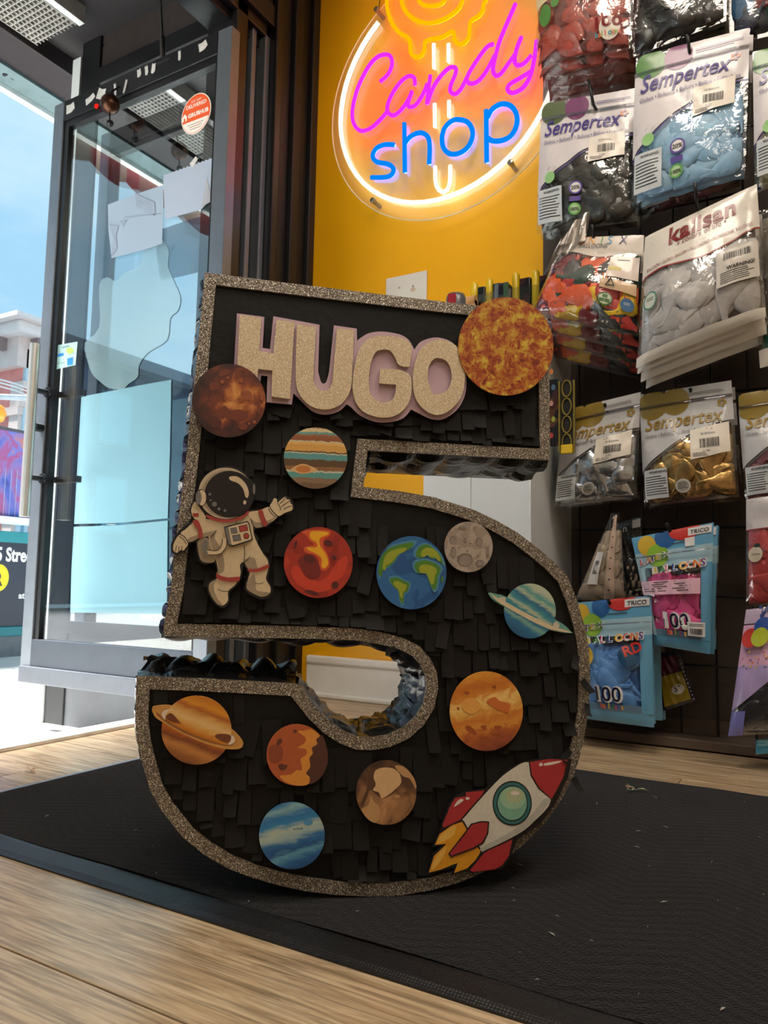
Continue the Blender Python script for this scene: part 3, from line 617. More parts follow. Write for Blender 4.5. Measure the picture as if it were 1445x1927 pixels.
# glitter trim strips
def glitter(key, base, lo, hi, scale, spark, rough=0.36, metal=.4, tilt=.7):
    m, nt, o = newmat(key); b = N(nt, 'BsdfPrincipled', Roughness=rough, Metallic=metal)
    t = N(nt, 'TexCoord'); v = N(nt, 'TexVoronoi', Scale=scale); L(nt, t.outputs['Object'], v.inputs['Vector'])
    sp = N(nt, 'SeparateColor'); L(nt, v.outputs['Color'], sp.inputs[0])
    r = ramp(nt, [(0.0, lo), (0.55, base), (0.86, hi), (0.97, (255, 250, 235))]); L(nt, sp.outputs[0], r.inputs[0])
    hs = N(nt, 'HueSaturation'); hs.inputs['Saturation'].default_value = 1.0; hs.inputs['Value'].default_value = 1.0
    mx = N(nt, 'MixRGB', blend_type='MULTIPLY'); th = N(nt, 'MapRange'); th.inputs['From Min'].default_value = 0.6; th.inputs['From Max'].default_value = 1.0; th.inputs['To Max'].default_value = spark
    L(nt, sp.outputs[1], th.inputs[0]); L(nt, th.outputs[0], mx.inputs[0]); L(nt, r.outputs[0], mx.inputs[1])
    hue = N(nt, 'CombineColor', mode='HSV'); hue.inputs[1].default_value = 0.55; hue.inputs[2].default_value = 1.0; L(nt, sp.outputs[2], hue.inputs[0]); L(nt, hue.outputs[0], mx.inputs[2])
    L(nt, mx.outputs[0], b.inputs['Base Color'])
    # every flake is tilted its own way
    ge = N(nt, 'NewGeometry'); sub = N(nt, 'VectorMath', operation='SUBTRACT'); sub.inputs[1].default_value = (0.5, 0.5, 0.5); L(nt, v.outputs['Color'], sub.inputs[0])
    scl = N(nt, 'VectorMath', operation='SCALE'); scl.inputs['Scale'].default_value = tilt; L(nt, sub.outputs[0], scl.inputs[0])
    ad = N(nt, 'VectorMath', operation='ADD'); L(nt, ge.outputs['Normal'], ad.inputs[0]); L(nt, scl.outputs[0], ad.inputs[1])
    nm = N(nt, 'VectorMath', operation='NORMALIZE'); L(nt, ad.outputs[0], nm.inputs[0]); L(nt, nm.outputs[0], b.inputs['Normal'])
    L(nt, b.outputs[0], o.inputs[0]); return m
GLT = glitter('taupe_glitter', (112, 102, 90), (66, 60, 53), (160, 148, 130), 1250.0, 0.7)
GOLD = glitter('champagne_glitter', (205, 182, 148), (188, 165, 131), (216, 196, 164), 1700.0, 0.12, 0.55, .2, .3)
cuts = [0, 3, 5, 7, 9, 18, 28, 36, 46, 50, 52, il-2, il, nO]
for ci in range(len(cuts)-1):
    idx = [i % nO for i in range(cuts[ci], cuts[ci+1]+1)]
    e = 0.0002*(ci % 3)
    q = [OP[i] for i in idx]+[INN[i] for i in reversed(idx)]
    part('glitter_trim', MB().poly([q], pm(-0.0042-e, 0.0002), 1), GLT, PI)
# tissue fringe: rows of single flaps
def flapmesh(seed):
    r = random.Random(seed); vs = []; nu, nv = 2, 4; cu = r.uniform(.0, 1); tw = r.uniform(-.25, .25)
    for j in range(nv+1):
        v = j/nv
        for i in range(nu+1):
            u = i/nu-.5; vs.append((u*(1-.08*v*r.random())+tw*.12*v*v, -(0.0012+0.0062*v**1.2+0.004*cu*v**4+0.002*tw*u*v*8), -v+.02*r.uniform(-1, 1)*v))
    fs = [(j*3+i, (j+1)*3+i, (j+1)*3+i+1, j*3+i+1) for j in range(nv) for i in range(nu)]
    me = bpy.data.meshes.new('tissue_flap'); me.from_pydata(vs, [], fs); me.materials.append(TISF)
    me.polygons.foreach_set('use_smooth', [True]*len(fs)); return me
FM = [flapmesh(s) for s in range(7)]
DISCS = [(431,762,68,68),(592,866,59,57),(597,1060,64,66),(770,1079,65,68),(876,1031,45,47),(990,1150,48,51),(943,661,88,91),(909,1336,68,74),(371,1371,65,64),(557,1417,56,57),(723,1487,56,60),(548,1567,61,62)]
DL = [(*pin(x, y), rx*.00078, ry*.00078) for x, y, rx, ry in DISCS]
INF = offs(OP, TW*1.02); rf = random.Random(11); fl = []
v = 0.722
while v > 0.03:
    u = -0.33+rf.uniform(0, .01)
    while u < 0.33:
        w = rf.choice((.014, .018, .022, .026, .017)); Lf = 0.050*rf.uniform(.85, 1.2)
        c = (u+w/2, v-Lf*.5)
        tl, tr, bl, br = (u+.001, v-.006), (u+w-.001, v-.006), (u+.002, v-Lf), (u+w-.002, v-Lf)
        if inside(tl, INF) and inside(tr, INF):
            k = 0
            while k < 6 and not (inside((bl[0], v-Lf), INF) and inside((br[0], v-Lf), INF)): Lf *= .82; k += 1
            if k < 6:
                hid = any(((c[0]-a)**2/(max(1e-6, (rx-.013))**2)+(v-Lf*.7-b)**2/(max(1e-6, (ry-.013))**2)) < 1 for a, b, rx, ry in DL)
                if not hid and rf.random() < .97: fl.append((c[0], v, w, Lf))
        u += w
    v -= 0.0375*rf.uniform(.93, 1.07)
rest = MB()
for k, (cu, cv, w, Lf) in enumerate(fl):
    me = FM[rf.randrange(7)]; y0 = -0.0004-0.0012*rf.random(); ang = rf.gauss(0, .035) if rf.random() < .9 else rf.uniform(-.28, .28)
    if k < 300:
        o = bpy.data.objects.new('tissue_flap', me); COL.objects.link(o); o.parent = PI; o.location = (cu, y0, cv); o.rotation_euler = (rf.uniform(-.02, .03), ang, 0); o.scale = (w, rf.uniform(.45, 1.05), Lf)
    else:
        rest.add([(cu+p.co.x*w, y0+p.co.y, cv+p.co.z*Lf) for p in me.vertices], [tuple(p.vertices) for p in me.polygons])
if rest.v: part('tissue_fringe', rest, TISF, PI, kind='stuff')
# a few torn loose pieces along the right edge
for (x, y, s, a) in ((1082,1255,.017,.4),(1092,1300,.016,-.5),(1101,1340,.013,.2),(1070,1432,.016,.9),(1076,1480,.014,-.3),(742,1237,.012,1.3)):
    u, v_ = pin(x, y); o = bpy.data.objects.new('loose_flap', FM[2]); COL.objects.link(o); o.parent = PI; o.location = (u, -0.006, v_+s); o.rotation_euler = (.1, a, 0); o.scale = (s*.6, 1.3, s*1.15)

# ---------------------------------------------------------------- cutouts stuck on the front
CY = -0.0150                                     # card face distance in front of the panel
def P2(name, rgb, rough=0.45, var=0.06): return mat('print_'+name, rgb, rough, var=var, vscale=120)
def card(name, loops, mt, label, y=CY, th=0.0022):
    return part(name, MB().poly(loops, pm(y, y+th), 1), mt, PI, label=label)
class Art:
    def __init__(s, parent, y=CY): s.p = parent; s.y = y; s.k = 0
    def __call__(s, name, mt, loop, sm=True, holes=None):
        s.k += 1; lp = smoothloop(loop, 4) if sm else loop; lo = [[pin(*q) for q in lp]]
        if holes: lo += [[pin(*q) for q in h] for h in holes]
        y = s.y-0.00007*s.k
        return part(name, MB().poly(lo, lambda u, v, k: (u, y, v)), mt, s.p)
    def e(s, name, mt, cx, cy, rx, ry, rot=0, n=28): return s(name, mt, ell(cx, cy, rx, ry, n, rot), False)
def stroke(art, name, mt, pts, w, closed=False, sm=True):
    p = smoothloop(pts, 3, closed) if sm else list(pts); n = len(p); lf = []; rt = []
    for i in range(n):
        a = p[i-1] if (i or closed) else p[i]; b = p[(i+1) % n] if (i < n-1 or closed) else p[i]
        d = Vector((b[0]-a[0], b[1]-a[1])); d = d.normalized() if d.length else Vector((1, 0)); nn = Vector((-d.y, d.x))*w/2
        lf.append((p[i][0]+nn.x, p[i][1]+nn.y)); rt.append((p[i][0]-nn.x, p[i][1]-nn.y))
    if closed: return art(name, mt, lf, False, [rt]) if False else art(name, mt, lf+[lf[0]]+[rt[0]]+list(reversed(rt)), False)
    return art(name, mt, lf+list(reversed(rt)), False)
def coordz(nt, rot=0.0, sc=(1, 1, 1)):
    t = N(nt, 'TexCoord'); mp = N(nt, 'Mapping'); mp.inputs['Rotation'].default_value = (0, rad(rot), 0); mp.inputs['Scale'].default_value = sc
    L(nt, t.outputs['Object'], mp.inputs[0]); return mp
def bandmat(key, stops, r, rot=0, wob=.1, nsc=(6, 1, 22), interp='LINEAR', nscale=1.0, dist=.8, rough=.42):
    """printed bands across a disc of radius r, wobbling with noise"""
    m, nt, o = newmat(key); b = N(nt, 'BsdfPrincipled', Roughness=rough); mp = coordz(nt, rot)
    sp = N(nt, 'SeparateXYZ'); L(nt, mp.outputs[0], sp.inputs[0])
    mp2 = coordz(nt, rot, tuple(c/(r*10) for c in nsc)); n = N(nt, 'TexNoise', Scale=nscale*3, Detail=5.0, Distortion=dist); L(nt, mp2.outputs[0], n.inputs['Vector'])
    a = N(nt, 'Math', operation='MULTIPLY_ADD'); a.inputs[1].default_value = .5/r; a.inputs[2].default_value = .5-wob*.5; L(nt, sp.outputs[2], a.inputs[0])
    c = N(nt, 'Math', operation='MULTIPLY_ADD'); c.inputs[1].default_value = wob; L(nt, n.outputs['Fac'], c.inputs[0]); L(nt, a.outputs[0], c.inputs[2])
    rp = ramp(nt, stops, interp); L(nt, c.outputs[0], rp.inputs[0]); L(nt, rp.outputs[0], b.inputs['Base Color']); L(nt, b.outputs[0], o.inputs[0]); return m
def blotmat(key, stops, r, scale=4.0, detail=6.0, dist=.6, hl=(0, 0), hw=0.0, rot=0, sc=(1, 1, 1), interp='LINEAR', rough=.42, turb=False):
    """printed blotches; hw adds a printed light centre at hl (in radii)"""
    m, nt, o = newmat(key); b = N(nt, 'BsdfPrincipled', Roughness=rough); mp = coordz(nt, rot, tuple(s/r for s in sc))
    n = N(nt, 'TexNoise', Scale=scale*.5, Detail=detail, Distortion=dist, Roughness=.62); L(nt, mp.outputs[0], n.inputs['Vector'])
    src = n.outputs['Fac']
    if turb:
        q = N(nt, 'Math', operation='SUBTRACT'); q.inputs[1].default_value = .5; L(nt, src, q.inputs[0]); ab = N(nt, 'Math', operation='ABSOLUTE'); L(nt, q.outputs[0], ab.inputs[0])
        n2 = N(nt, 'TexNoise', Scale=scale*.35, Detail=3.0); L(nt, mp.outputs[0], n2.inputs['Vector'])
        w = N(nt, 'Math', operation='MULTIPLY_ADD'); w.inputs[1].default_value = -2.2; L(nt, ab.outputs[0], w.inputs[0]); L(nt, n2.outputs['Fac'], w.inputs[2]); src = w.outputs[0]
    if hw:
        mp3 = coordz(nt, 0, (1/r, 1/r, 1/r)); ds = N(nt, 'VectorMath', operation='DISTANCE'); ds.inputs[1].default_value = (hl[0], 0, hl[1]); L(nt, mp3.outputs[0], ds.inputs[0])
        w = N(nt, 'Math', operation='MULTIPLY_ADD'); w.inputs[1].default_value = -hw; L(nt, ds.outputs['Value'], w.inputs[0]); L(nt, src, w.inputs[2]); src = w.outputs[0]
    rp = ramp(nt, stops, interp); L(nt, src, rp.inputs[0]); L(nt, rp.outputs[0], b.inputs['Base Color']); L(nt, b.outputs[0], o.inputs[0]); return m
RR = 0.00078
def disc(i, mt, label, yy=CY):
    x, y, rx, ry = DISCS[i]; return card('planet_cutout', [[pin(*q) for q in ell(x, y, rx, ry, 48)]], mt, label, yy)
Z = lambda ox, oy, s: (lambda pts: [(ox+x/s, oy+y/s) for x, y in pts])
za = Z(340, 500, 3.6125); zb = Z(640, 500, 3.44); zc = Z(300, 860, 3.6125); zd = Z(640, 900, 3.0104); ze = Z(240, 1180, 3.44); zf = Z(480, 1180, 3.8026); zg = Z(760, 1220, 3.9054)
# 0 rust brown planet with pale centre
d0 = disc(0, blotmat('print_rust_planet', [(0.0, (52, 28, 26)), (.18, (84, 38, 28)), (.30, (124, 58, 32)), (.36, (170, 96, 44)), (.46, (206, 140, 70)), (.62, (226, 176, 108))], 68*RR, 3.2, 4, .5, (.25, .12), .42), 'rust brown planet disc with pale glowing centre', CY-.0065)
A = Art(d0, CY-.0065)
RB, RL = P2('rust_dark', (112, 50, 30)), P2('rust_mid', (148, 78, 40))
A('crater', RB, za([(200,850),(215,825),(250,825),(262,850),(240,875),(205,875)])); A('crater', RB, za([(270,745),(320,735),(345,755),(300,780),(265,785)]))
A('patch', RB, za([(250,1020),(300,980),(340,1010),(400,1005),(455,1030),(450,1070),(380,1085),(320,1060),(270,1070)])); A('patch', P2('rust_deep', (84, 36, 26)), za([(205,1080),(240,1060),(280,1085),(270,1125),(225,1125)]))
A('patch', RB, za([(395,1115),(425,1095),(455,1115),(440,1140),(405,1140)]))
for (x, y, rx, ry) in ((455,913,30,34),(405,942,16,19),(410,812,15,18),(308,930,9,22),(548,928,11,20),(285,822,14,13),(322,795,9,9),(500,1090,12,12),(465,1100,8,8)): A('crater', RL, za(ell(x, y, rx, ry, 14)), False)
# 1 banded gas planet
d1 = disc(1, bandmat('print_banded_planet', [(0.0, (112, 88, 66)), (.10, (134, 106, 82)), (.18, (92, 150, 146)), (.27, (184, 190, 172)), (.30, (142, 98, 62)), (.36, (96, 72, 50)), (.45, (100, 76, 54)), (.47, (92, 154, 154)), (.56, (190, 190, 170)), (.58, (88, 66, 44)), (.60, (212, 160, 84)), (.70, (226, 178, 104)), (.74, (196, 194, 168)), (.76, (146, 88, 56)), (.83, (158, 104, 70)), (.86, (108, 158, 152)), (.90, (216, 198, 150)), (.96, (150, 112, 86))], 58*RR, 0, .07, (14, 1, 6), 'CONSTANT', 1, 1.2), 'banded tan and teal gas planet disc')
A = Art(d1); A('storm_spot', P2('storm_pale', (214, 170, 116)), za([(745,1400),(785,1372),(830,1362),(880,1378),(925,1402),(880,1420),(830,1428),(785,1420)])); A('storm_spot', P2('storm', (196, 122, 58)), za(ell(828, 1397, 50, 24, 20)), False)
# 2 red lava planet
d2 = disc(2, blotmat('print_lava_planet', [(.3, (146, 42, 34)), (.45, (164, 50, 36)), (.6, (182, 60, 42))], 65*RR, 2.5, 2, .4, interp='CONSTANT'), 'bright red lava planet disc with yellow flow')
A = Art(d2); RD, RD2, RO, YO = P2('lava_dark', (118, 36, 34)), P2('lava_crater', (88, 34, 34)), P2('lava_orange', (206, 84, 44)), P2('lava_yellow', (232, 168, 32))
A('lava_field', P2('lava_bright', (196, 62, 42)), zc([(890,770),(920,745),(960,770),(1000,830),(1070,850),(1140,810),(1200,720),(1250,680),(1270,700),(1245,800),(1190,850),(1160,900),(1060,920),(950,880),(900,820)]))
A('lava_edge', RO, zc([(960,520),(1010,505),(1140,505),(1150,540),(1110,570),(1110,620),(1140,680),(1150,740),(1120,775),(1080,765),(1075,700),(1040,670),(985,655),(980,620),(1040,605),(1010,570),(990,540)]))
A('lava_flow', YO, zc([(1020,520),(1060,512),(1140,520),(1130,540),(1085,560),(1085,610),(1125,670),(1140,730),(1118,760),(1095,750),(1095,700),(1060,665),(1005,640),(1000,620),(1060,620),(1060,590),(1020,560)]))
A('dark_patch', RD, zc([(940,700),(1000,670),(1060,700),(1090,780),(1070,830),(1010,830),(970,790),(950,740)]))
for (x, y, rx, ry) in ((1012,700,40,28),(1140,593,30,20),(1178,690,16,14),(1185,875,24,26),(1030,925,50,14),(920,600,10,26)): A('crater', RD2, zc(ell(x, y, rx, ry, 16, 15)), False)
# 3 earth
d3 = disc(3, blotmat('print_ocean', [(.3, (34, 84, 140)), (.5, (44, 100, 156)), (.7, (58, 122, 172))], 66*RR, 2.0, 2, .3, interp='CONSTANT'), 'blue and green earth disc')
A = Art(d3); SEA, GD, GL = P2('shallow_sea', (72, 132, 170)), P2('land_dark', (74, 124, 42)), P2('land_light', (148, 158, 46))
LANDS = [[(215,470),(235,430),(270,400),(330,380),(400,370),(385,405),(330,430),(300,470),(270,500),(235,520),(225,560),(205,540)],
         [(270,575),(310,565),(350,585),(380,600),(370,640),(350,660),(345,710),(325,690),(315,640),(285,610)],
         [(415,440),(430,400),(470,380),(520,390),(560,430),(580,480),(560,490),(535,460),(505,460),(470,440),(440,460)],
         [(408,505),(420,480),(470,470),(530,490),(555,520),(540,560),(530,620),(510,632),(490,590),(470,545),(425,540)]]
for q in LANDS:
    cx = sum(p[0] for p in q)/len(q); cy = sum(p[1] for p in q)/len(q)
    for nm, mt, s in (('shallows', SEA, 1.16), ('continent', GD, 1.0), ('highland', GL, .68)):
        pts = [(cx+(x-cx)*s, cy+(y-cy)*s) for x, y in q]; pts = [(x, y) if ((x-392)/190)**2+((y-540)/200)**2 < 1 else (392+(x-392)*.93, 540+(y-540)*.93) for x, y in pts]
        A(nm, mt, zd(pts))
A('island', GD, zd(ell(562, 575, 7, 18, 12)), False)
# 4 moon
d4 = disc(4, blotmat('print_moon', [(.35, (150, 136, 124)), (.5, (168, 154, 142)), (.65, (182, 168, 154))], 46*RR, 3, 3, .4, interp='CONSTANT'), 'small pale grey cratered moon disc')
A = Art(d4); MD, MM = P2('moon_dark', (116, 104, 96)), P2('moon_mid', (140, 127, 117))
for (x, y, rx, ry) in ((690,468,44,38),(623,357,20,24),(770,367,20,24),(625,425,16,32),(693,357,11,12),(773,485,22,18),(818,420,9,30),(676,287,22,7),(745,287,10,5)):
    A('crater', MD, zd(ell(x, y, rx, ry, 18)), False); A('crater_floor', MM, zd(ell(x+2, y+2, rx*.8, ry*.8, 18)), False)
for (x, y) in ((655,398),(703,418),(720,377),(715,440),(650,452),(760,445)): A('crater', MD, zd(ell(x, y, 5, 5, 8)), False)
# 5 ringed blue planet
RING = P2('ring_cream', (206, 190, 158)); RTE = P2('ring_teal', (104, 158, 142))
rg = card('planet_cutout', [[pin(*q) for q in zd(smoothloop([(825,650),(880,660),(920,672),(1200,800),(1290,870),(1288,876),(1230,872),(1150,855),(1050,810),(930,740),(850,690)], 4))]], RTE, 'blue ringed planet disc', CY+.0022)
u5 = bandmat('print_ice_planet', [(.05, (38, 88, 130)), (.2, (44, 110, 150)), (.28, (120, 164, 150)), (.34, (48, 118, 152)), (.45, (56, 134, 150)), (.5, (176, 186, 158)), (.56, (64, 140, 150)), (.66, (40, 104, 142)), (.72, (168, 184, 158)), (.8, (76, 150, 152)), (.9, (178, 188, 164))], 50*RR, -32, .16, (5, 1, 16), 'LINEAR', 1, 1.0)
x, y, rx, ry = DISCS[5]; b5 = part('planet_body', MB().poly([[pin(*q) for q in ell(x, y, rx, ry, 40)]], pm(CY-.0003, CY+.002), 1), u5, rg)
A = Art(rg, CY-.0004); A('ring_gap', P2('gap_pale', (196, 184, 172)), zd([(878,680),(900,674),(918,682),(912,706),(890,697)])); A('ring_gap', P2('gap_pale', (196, 184, 172)), zd([(1185,822),(1200,812),(1218,830),(1210,848),(1182,842)]))
A('ring_front', RING, zd([(830,654),(880,684),(930,708),(1000,748),(1100,800),(1180,838),(1260,862),(1284,874),(1230,868),(1150,850),(1040,798),(940,742),(870,698)]))
# 6 sun
disc(6, blotmat('print_sun', [(.05, (110, 38, 18)), (.20, (140, 54, 22)), (.34, (164, 74, 26)), (.46, (184, 124, 36)), (.62, (206, 178, 62))], 90*RR, 11.0, 12, .9, turb=True), 'large fiery orange sun disc on the top right corner', CY-.0065)
# 7 orange cloudy planet
d7 = disc(7, bandmat('print_amber_planet', [(0.0, (122, 56, 36)), (.12, (150, 74, 42)), (.22, (176, 92, 40)), (.30, (208, 138, 52)), (.42, (196, 112, 38)), (.52, (218, 160, 72)), (.60, (232, 192, 112)), (.70, (204, 126, 42)), (.82, (190, 104, 34)), (.95, (216, 146, 50))], 71*RR, 12, .34, (8, 1, 14), 'LINEAR', .9, 1.6), 'amber swirled planet disc above the rocket')
A = Art(d7); OD = P2('amber_dark', (156, 78, 36))
for q in ([(430,565),(460,560),(500,595),(470,610),(440,595)], [(540,560),(580,555),(575,585),(550,580)], [(640,560),(690,560),(680,585),(645,588)], [(480,605),(510,605),(505,625),(485,625)], [(530,640),(590,640),(580,670),(545,665)], [(610,615),(690,605),(670,630)], [(620,275),(650,265),(645,290)], [(425,312),(455,315),(450,330),(428,328)], [(365,425),(385,430),(380,445)]): A('spot', OD, zg(q))
A('patch', P2('amber_red', (196, 104, 48)), zg([(580,385),(640,350),(680,380),(750,400),(740,460),(690,450),(640,430)])); A('patch', P2('amber_puff', (222, 158, 76)), zg([(400,410),(430,365),(500,365),(540,410),(520,450),(470,475),(420,450)]))
# 8 saturn
rgs = card('planet_cutout', [[pin(*q) for q in ze(smoothloop([(168,520),(185,503),(270,497),(330,520),(600,620),(680,655),(740,720),(747,755),(725,775),(640,778),(500,745),(350,680),(260,620),(215,597),(185,570)], 4))]], P2('saturn_ring', (196, 142, 74)), 'orange ringed planet disc on the lower left arm', CY+.0022)
u8 = bandmat('print_saturn', [(.05, (104, 62, 36)), (.16, (150, 92, 46)), (.25, (188, 124, 62)), (.33, (120, 62, 36)), (.40, (172, 88, 30)), (.47, (196, 118, 28)), (.53, (214, 160, 80)), (.60, (222, 182, 120)), (.68, (206, 150, 76)), (.74, (168, 92, 36)), (.80, (212, 140, 40)), (.90, (190, 112, 30)), (.97, (216, 166, 92))], 65*RR, -22, .10, (5, 1, 18), 'LINEAR', 1, .8)
x, y, rx, ry = DISCS[8]; part('planet_body', MB().poly([[pin(*q) for q in ell(x, y, rx, ry, 44)]], pm(CY-.0003, CY+.002), 1), u8, rgs)
A = Art(rgs, CY-.0004)
A('ring_front', P2('saturn_ring', (196, 142, 74)), ze([(168,520),(172,545),(190,575),(230,603),(330,665),(450,720),(560,760),(650,778),(725,775),(747,752),(740,725),(725,715),(705,745),(640,748),(540,728),(420,680),(320,630),(250,585),(225,555),(225,535),(240,522),(205,520),(190,535)]))
A('ring_stripe', P2('saturn_ring_dark', (140, 88, 44)), ze([(196,540),(205,565),(260,610),(360,668),(480,718),(600,752),(690,758),(730,738),(700,756),(610,745),(490,708),(370,656),(270,598),(215,556)]))
A('ring_gap', P2('gap_white', (214, 196, 176)), ze([(228,545),(250,530),(276,524),(255,560),(250,590),(234,572)])); A('ring_gap', P2('gap_white', (214, 196, 176)), ze([(672,690),(692,705),(694,730),(678,744),(655,746)]))
A('dark_streak', P2('saturn_streak', (112, 56, 34)), ze([(255,575),(290,548),(340,600),(352,612),(300,604)])); A('dark_streak', P2('saturn_streak', (112, 56, 34)), ze([(568,695),(600,680),(668,690),(660,735),(610,725)]))
# 9 orange planet with brown night side
d9 = disc(9, P2('clay', (170, 84, 44)), 'clay orange planet disc with jagged brown night side')
A = Art(d9); A('night_side', P2('night_brown', (80, 44, 36)), zf([(470,760),(500,830),(512,905),(505,980),(470,1050),(420,1095),(375,1105),(385,1060),(360,1030),(388,985),(382,925),(405,890),(400,850),(435,825),(430,790)]))
A('lit_edge', P2('lit_ochre', (210, 136, 54)), zf([(300,735),(345,730),(400,722),(455,765),(430,790),(436,826),(400,850),(405,890),(382,925),(388,985),(358,1030),(384,1060),(372,1108),(300,1118),(220,1095),(175,1050),(250,1040),(290,1010),(330,1005),(320,930),(360,900),(355,860),(300,850),(345,820),(355,780)]))
A('shade_patch', P2('clay_dark', (138, 66, 40)), zf([(95,860),(130,830),(190,850),(190,930),(140,960),(100,940)])); CB = P2('clay_crater', (96, 50, 38))
for q in ([(150,820),(165,790),(188,790),(185,815),(160,835)], [(162,975),(185,962),(205,972),(222,968),(222,990),(200,1008),(175,1000)]): A('crater', CB, zf(q))
A('crater', CB, zf(ell(281, 733, 15, 12, 12)), False)
# 10 brown planet with pale heart
d10 = disc(10, blotmat('print_brown_planet', [(.05, (66, 42, 30)), (.22, (104, 70, 46)), (.36, (146, 104, 68)), (.48, (164, 116, 74)), (.62, (190, 142, 96))], 58*RR, 2.6, 4, .8, (.1, -.35), .30), 'brown planet disc with pale cracked plain')
A = Art(d10); PP = P2('pale_plain', (208, 168, 122)); A('dark_rim', P2('umber', (84, 54, 38)), zf([(800,1030),(870,985),(990,980),(1050,1040),(1100,1060),(1125,1120),(1090,1140),(1030,1110),(990,1160),(930,1200),(890,1205),(850,1180),(810,1150),(790,1200),(760,1260),(745,1240),(790,1130)]))
A('pale_plain', PP, zf([(850,1010),(910,990),(980,1000),(1020,1040),(1028,1100),(980,1150),(930,1190),(890,1205),(870,1165),(830,1150),(850,1110),(835,1060)])); A('pale_plain', P2('tan_plain', (186, 142, 96)), zf([(815,1185),(835,1230),(870,1260),(880,1320),(850,1380),(790,1350),(750,1290),(770,1270),(800,1250)]))
A('pale_plain', P2('tan_plain', (186, 142, 96)), zf([(985,980),(1050,985),(1110,1050),(1135,1110),(1130,1140),(1090,1070),(1040,1050)])); A('pale_spot', P2('tan_plain', (186, 142, 96)), zf(ell(1000, 1193, 20, 11, 12)), False)
# 11 blue streaked planet
d11 = disc(11, bandmat('print_azure_planet', [(.05, (26, 66, 112)), (.18, (36, 96, 150)), (.26, (92, 150, 176)), (.32, (30, 82, 134)), (.42, (40, 104, 156)), (.50, (150, 176, 176)), (.58, (172, 184, 170)), (.66, (48, 128, 176)), (.76, (42, 112, 168)), (.86, (130, 172, 180)), (.93, (44, 116, 170))], 62*RR, 14, .22, (4, 1, 18), 'LINEAR', 1, 1.0), 'azure blue streaked planet disc at the bottom')
A = Art(d11); A('storm_spot', P2('azure_spot', (74, 140, 178)), zf(ell(372, 1376, 34, 24, 20)), False)
for (x, y, w) in ((275,1424,9),(300,1420,9),(325,1421,12)): A('dark_fleck', P2('azure_dark', (60, 96, 130)), zf(ell(x, y, w, 4, 10)), False)

# ---------------------------------------------------------------- name letters
PINK = mat('lilac_card', (192, 162, 176), 0.55, var=0.03)
BACK = [(446,596.3),(497,603),(493.6,660.5),(507.5,662.8),(513.8,601.6),(599.7,617.6),(597,705),(601.6,722),(606,727),(612,724),(617.6,703.5),(626.5,618.5),(668.9,624.6),(669.4,647),(689,634),(715.6,630),(747.6,635),(765,645),(776,663.7),(788,649),(814,641),(840.6,646.8),(858,662.8),(870,690),(873,720),(869.7,750),(855,776),(829,793),(805.7,792),(782.4,781),(770,774.7),(756,790.7),(733,798),(704,798),(675,786),(657.4,770),(650,765),(636,778),(611,784.6),(586,778),(561.5,754.7),(551,745),(548,765.7),(501,761.6),(503,713),(491,711.8),(486.7,749),(438,741)]
def cornered(pts, corners, k=4):
    n = len(pts); P = [Vector((p[0], p[1])) for p in pts]; T = []; o = []
    for i in range(n):
        a, b, c = P[i-1], P[i], P[(i+1) % n]; t = c-a
        T.append(Vector((0, 0)) if i in corners or t.length < 1e-9 else t.normalized()*min((b-a).length, (c-b).length))
    for i in range(n):
        j = (i+1) % n
        if i in corners and j in corners: o.append(tuple(P[i])); continue
        for s in range(k):
            t = s/k; o.append(tuple(P[i]*(2*t**3-3*t*t+1)+T[i]*(t**3-2*t*t+t)+P[j]*(3*t*t-2*t**3)+T[j]*(t**3-t*t)))
    return o
BACKS = cornered(BACK, set(list(range(7))+[11, 12, 13, 18, 30, 36, 41, 42, 43, 44, 45, 46, 47]))
nb = card('name_backing', [[pin(*q) for q in BACKS]], PINK, 'lilac card outline behind the name letters', CY+.002, .0022)
def letter(loops, holes=(), lab=''):
    lo = [[pin(*q) for q in l] for l in [loops]+list(holes)]
    return part('glitter_letter', MB().poly(lo, pm(CY-.0042, CY-.0002), 1), GOLD, nb, label=lab)
letter(za([(402,370),(545,390),(533,612),(627,628),(648,402),(768,418),(738,932),(614,915),(620,742),(525,732),(512,880),(378,862)]), lab='champagne glitter letter H')
letter(cornered(za([(785,432),(912,450),(893,790),(905,835),(930,868),(965,877),(1000,862),(1022,810),(1052,460),(1165,470),(1150,830),(1130,900),(1080,965),(1010,998),(940,1000),(870,975),(810,915),(780,840),(776,700)]), {0, 1, 8, 9}), lab='champagne glitter letter U')
letter(cornered(zb([(432,680),(440,620),(445,560),(420,520),(370,495),(280,485),(190,495),(130,540),(95,620),(72,740),(70,830),(90,910),(140,970),(230,1003),(320,1000),(390,960),(435,890),(445,800),(435,740),(400,712),(340,697),(245,695),(237,787),(345,795),(340,850),(315,895),(265,910),(215,890),(180,850),(172,760),(185,660),(215,590),(260,572),(310,580),(340,625),(360,665),(395,680)]), {0, 21, 22, 23}), lab='champagne glitter letter G')
letter(zb(smoothloop([(600,510),(680,520),(740,560),(775,640),(785,740),(770,850),(720,930),(650,980),(580,985),(510,940),(465,870),(452,770),(465,660),(510,560)], 3)), [zb(smoothloop([(590,630),(640,630),(680,660),(700,730),(690,800),(650,845),(585,858),(560,810),(548,750),(555,680)], 3))], lab='champagne glitter letter O')

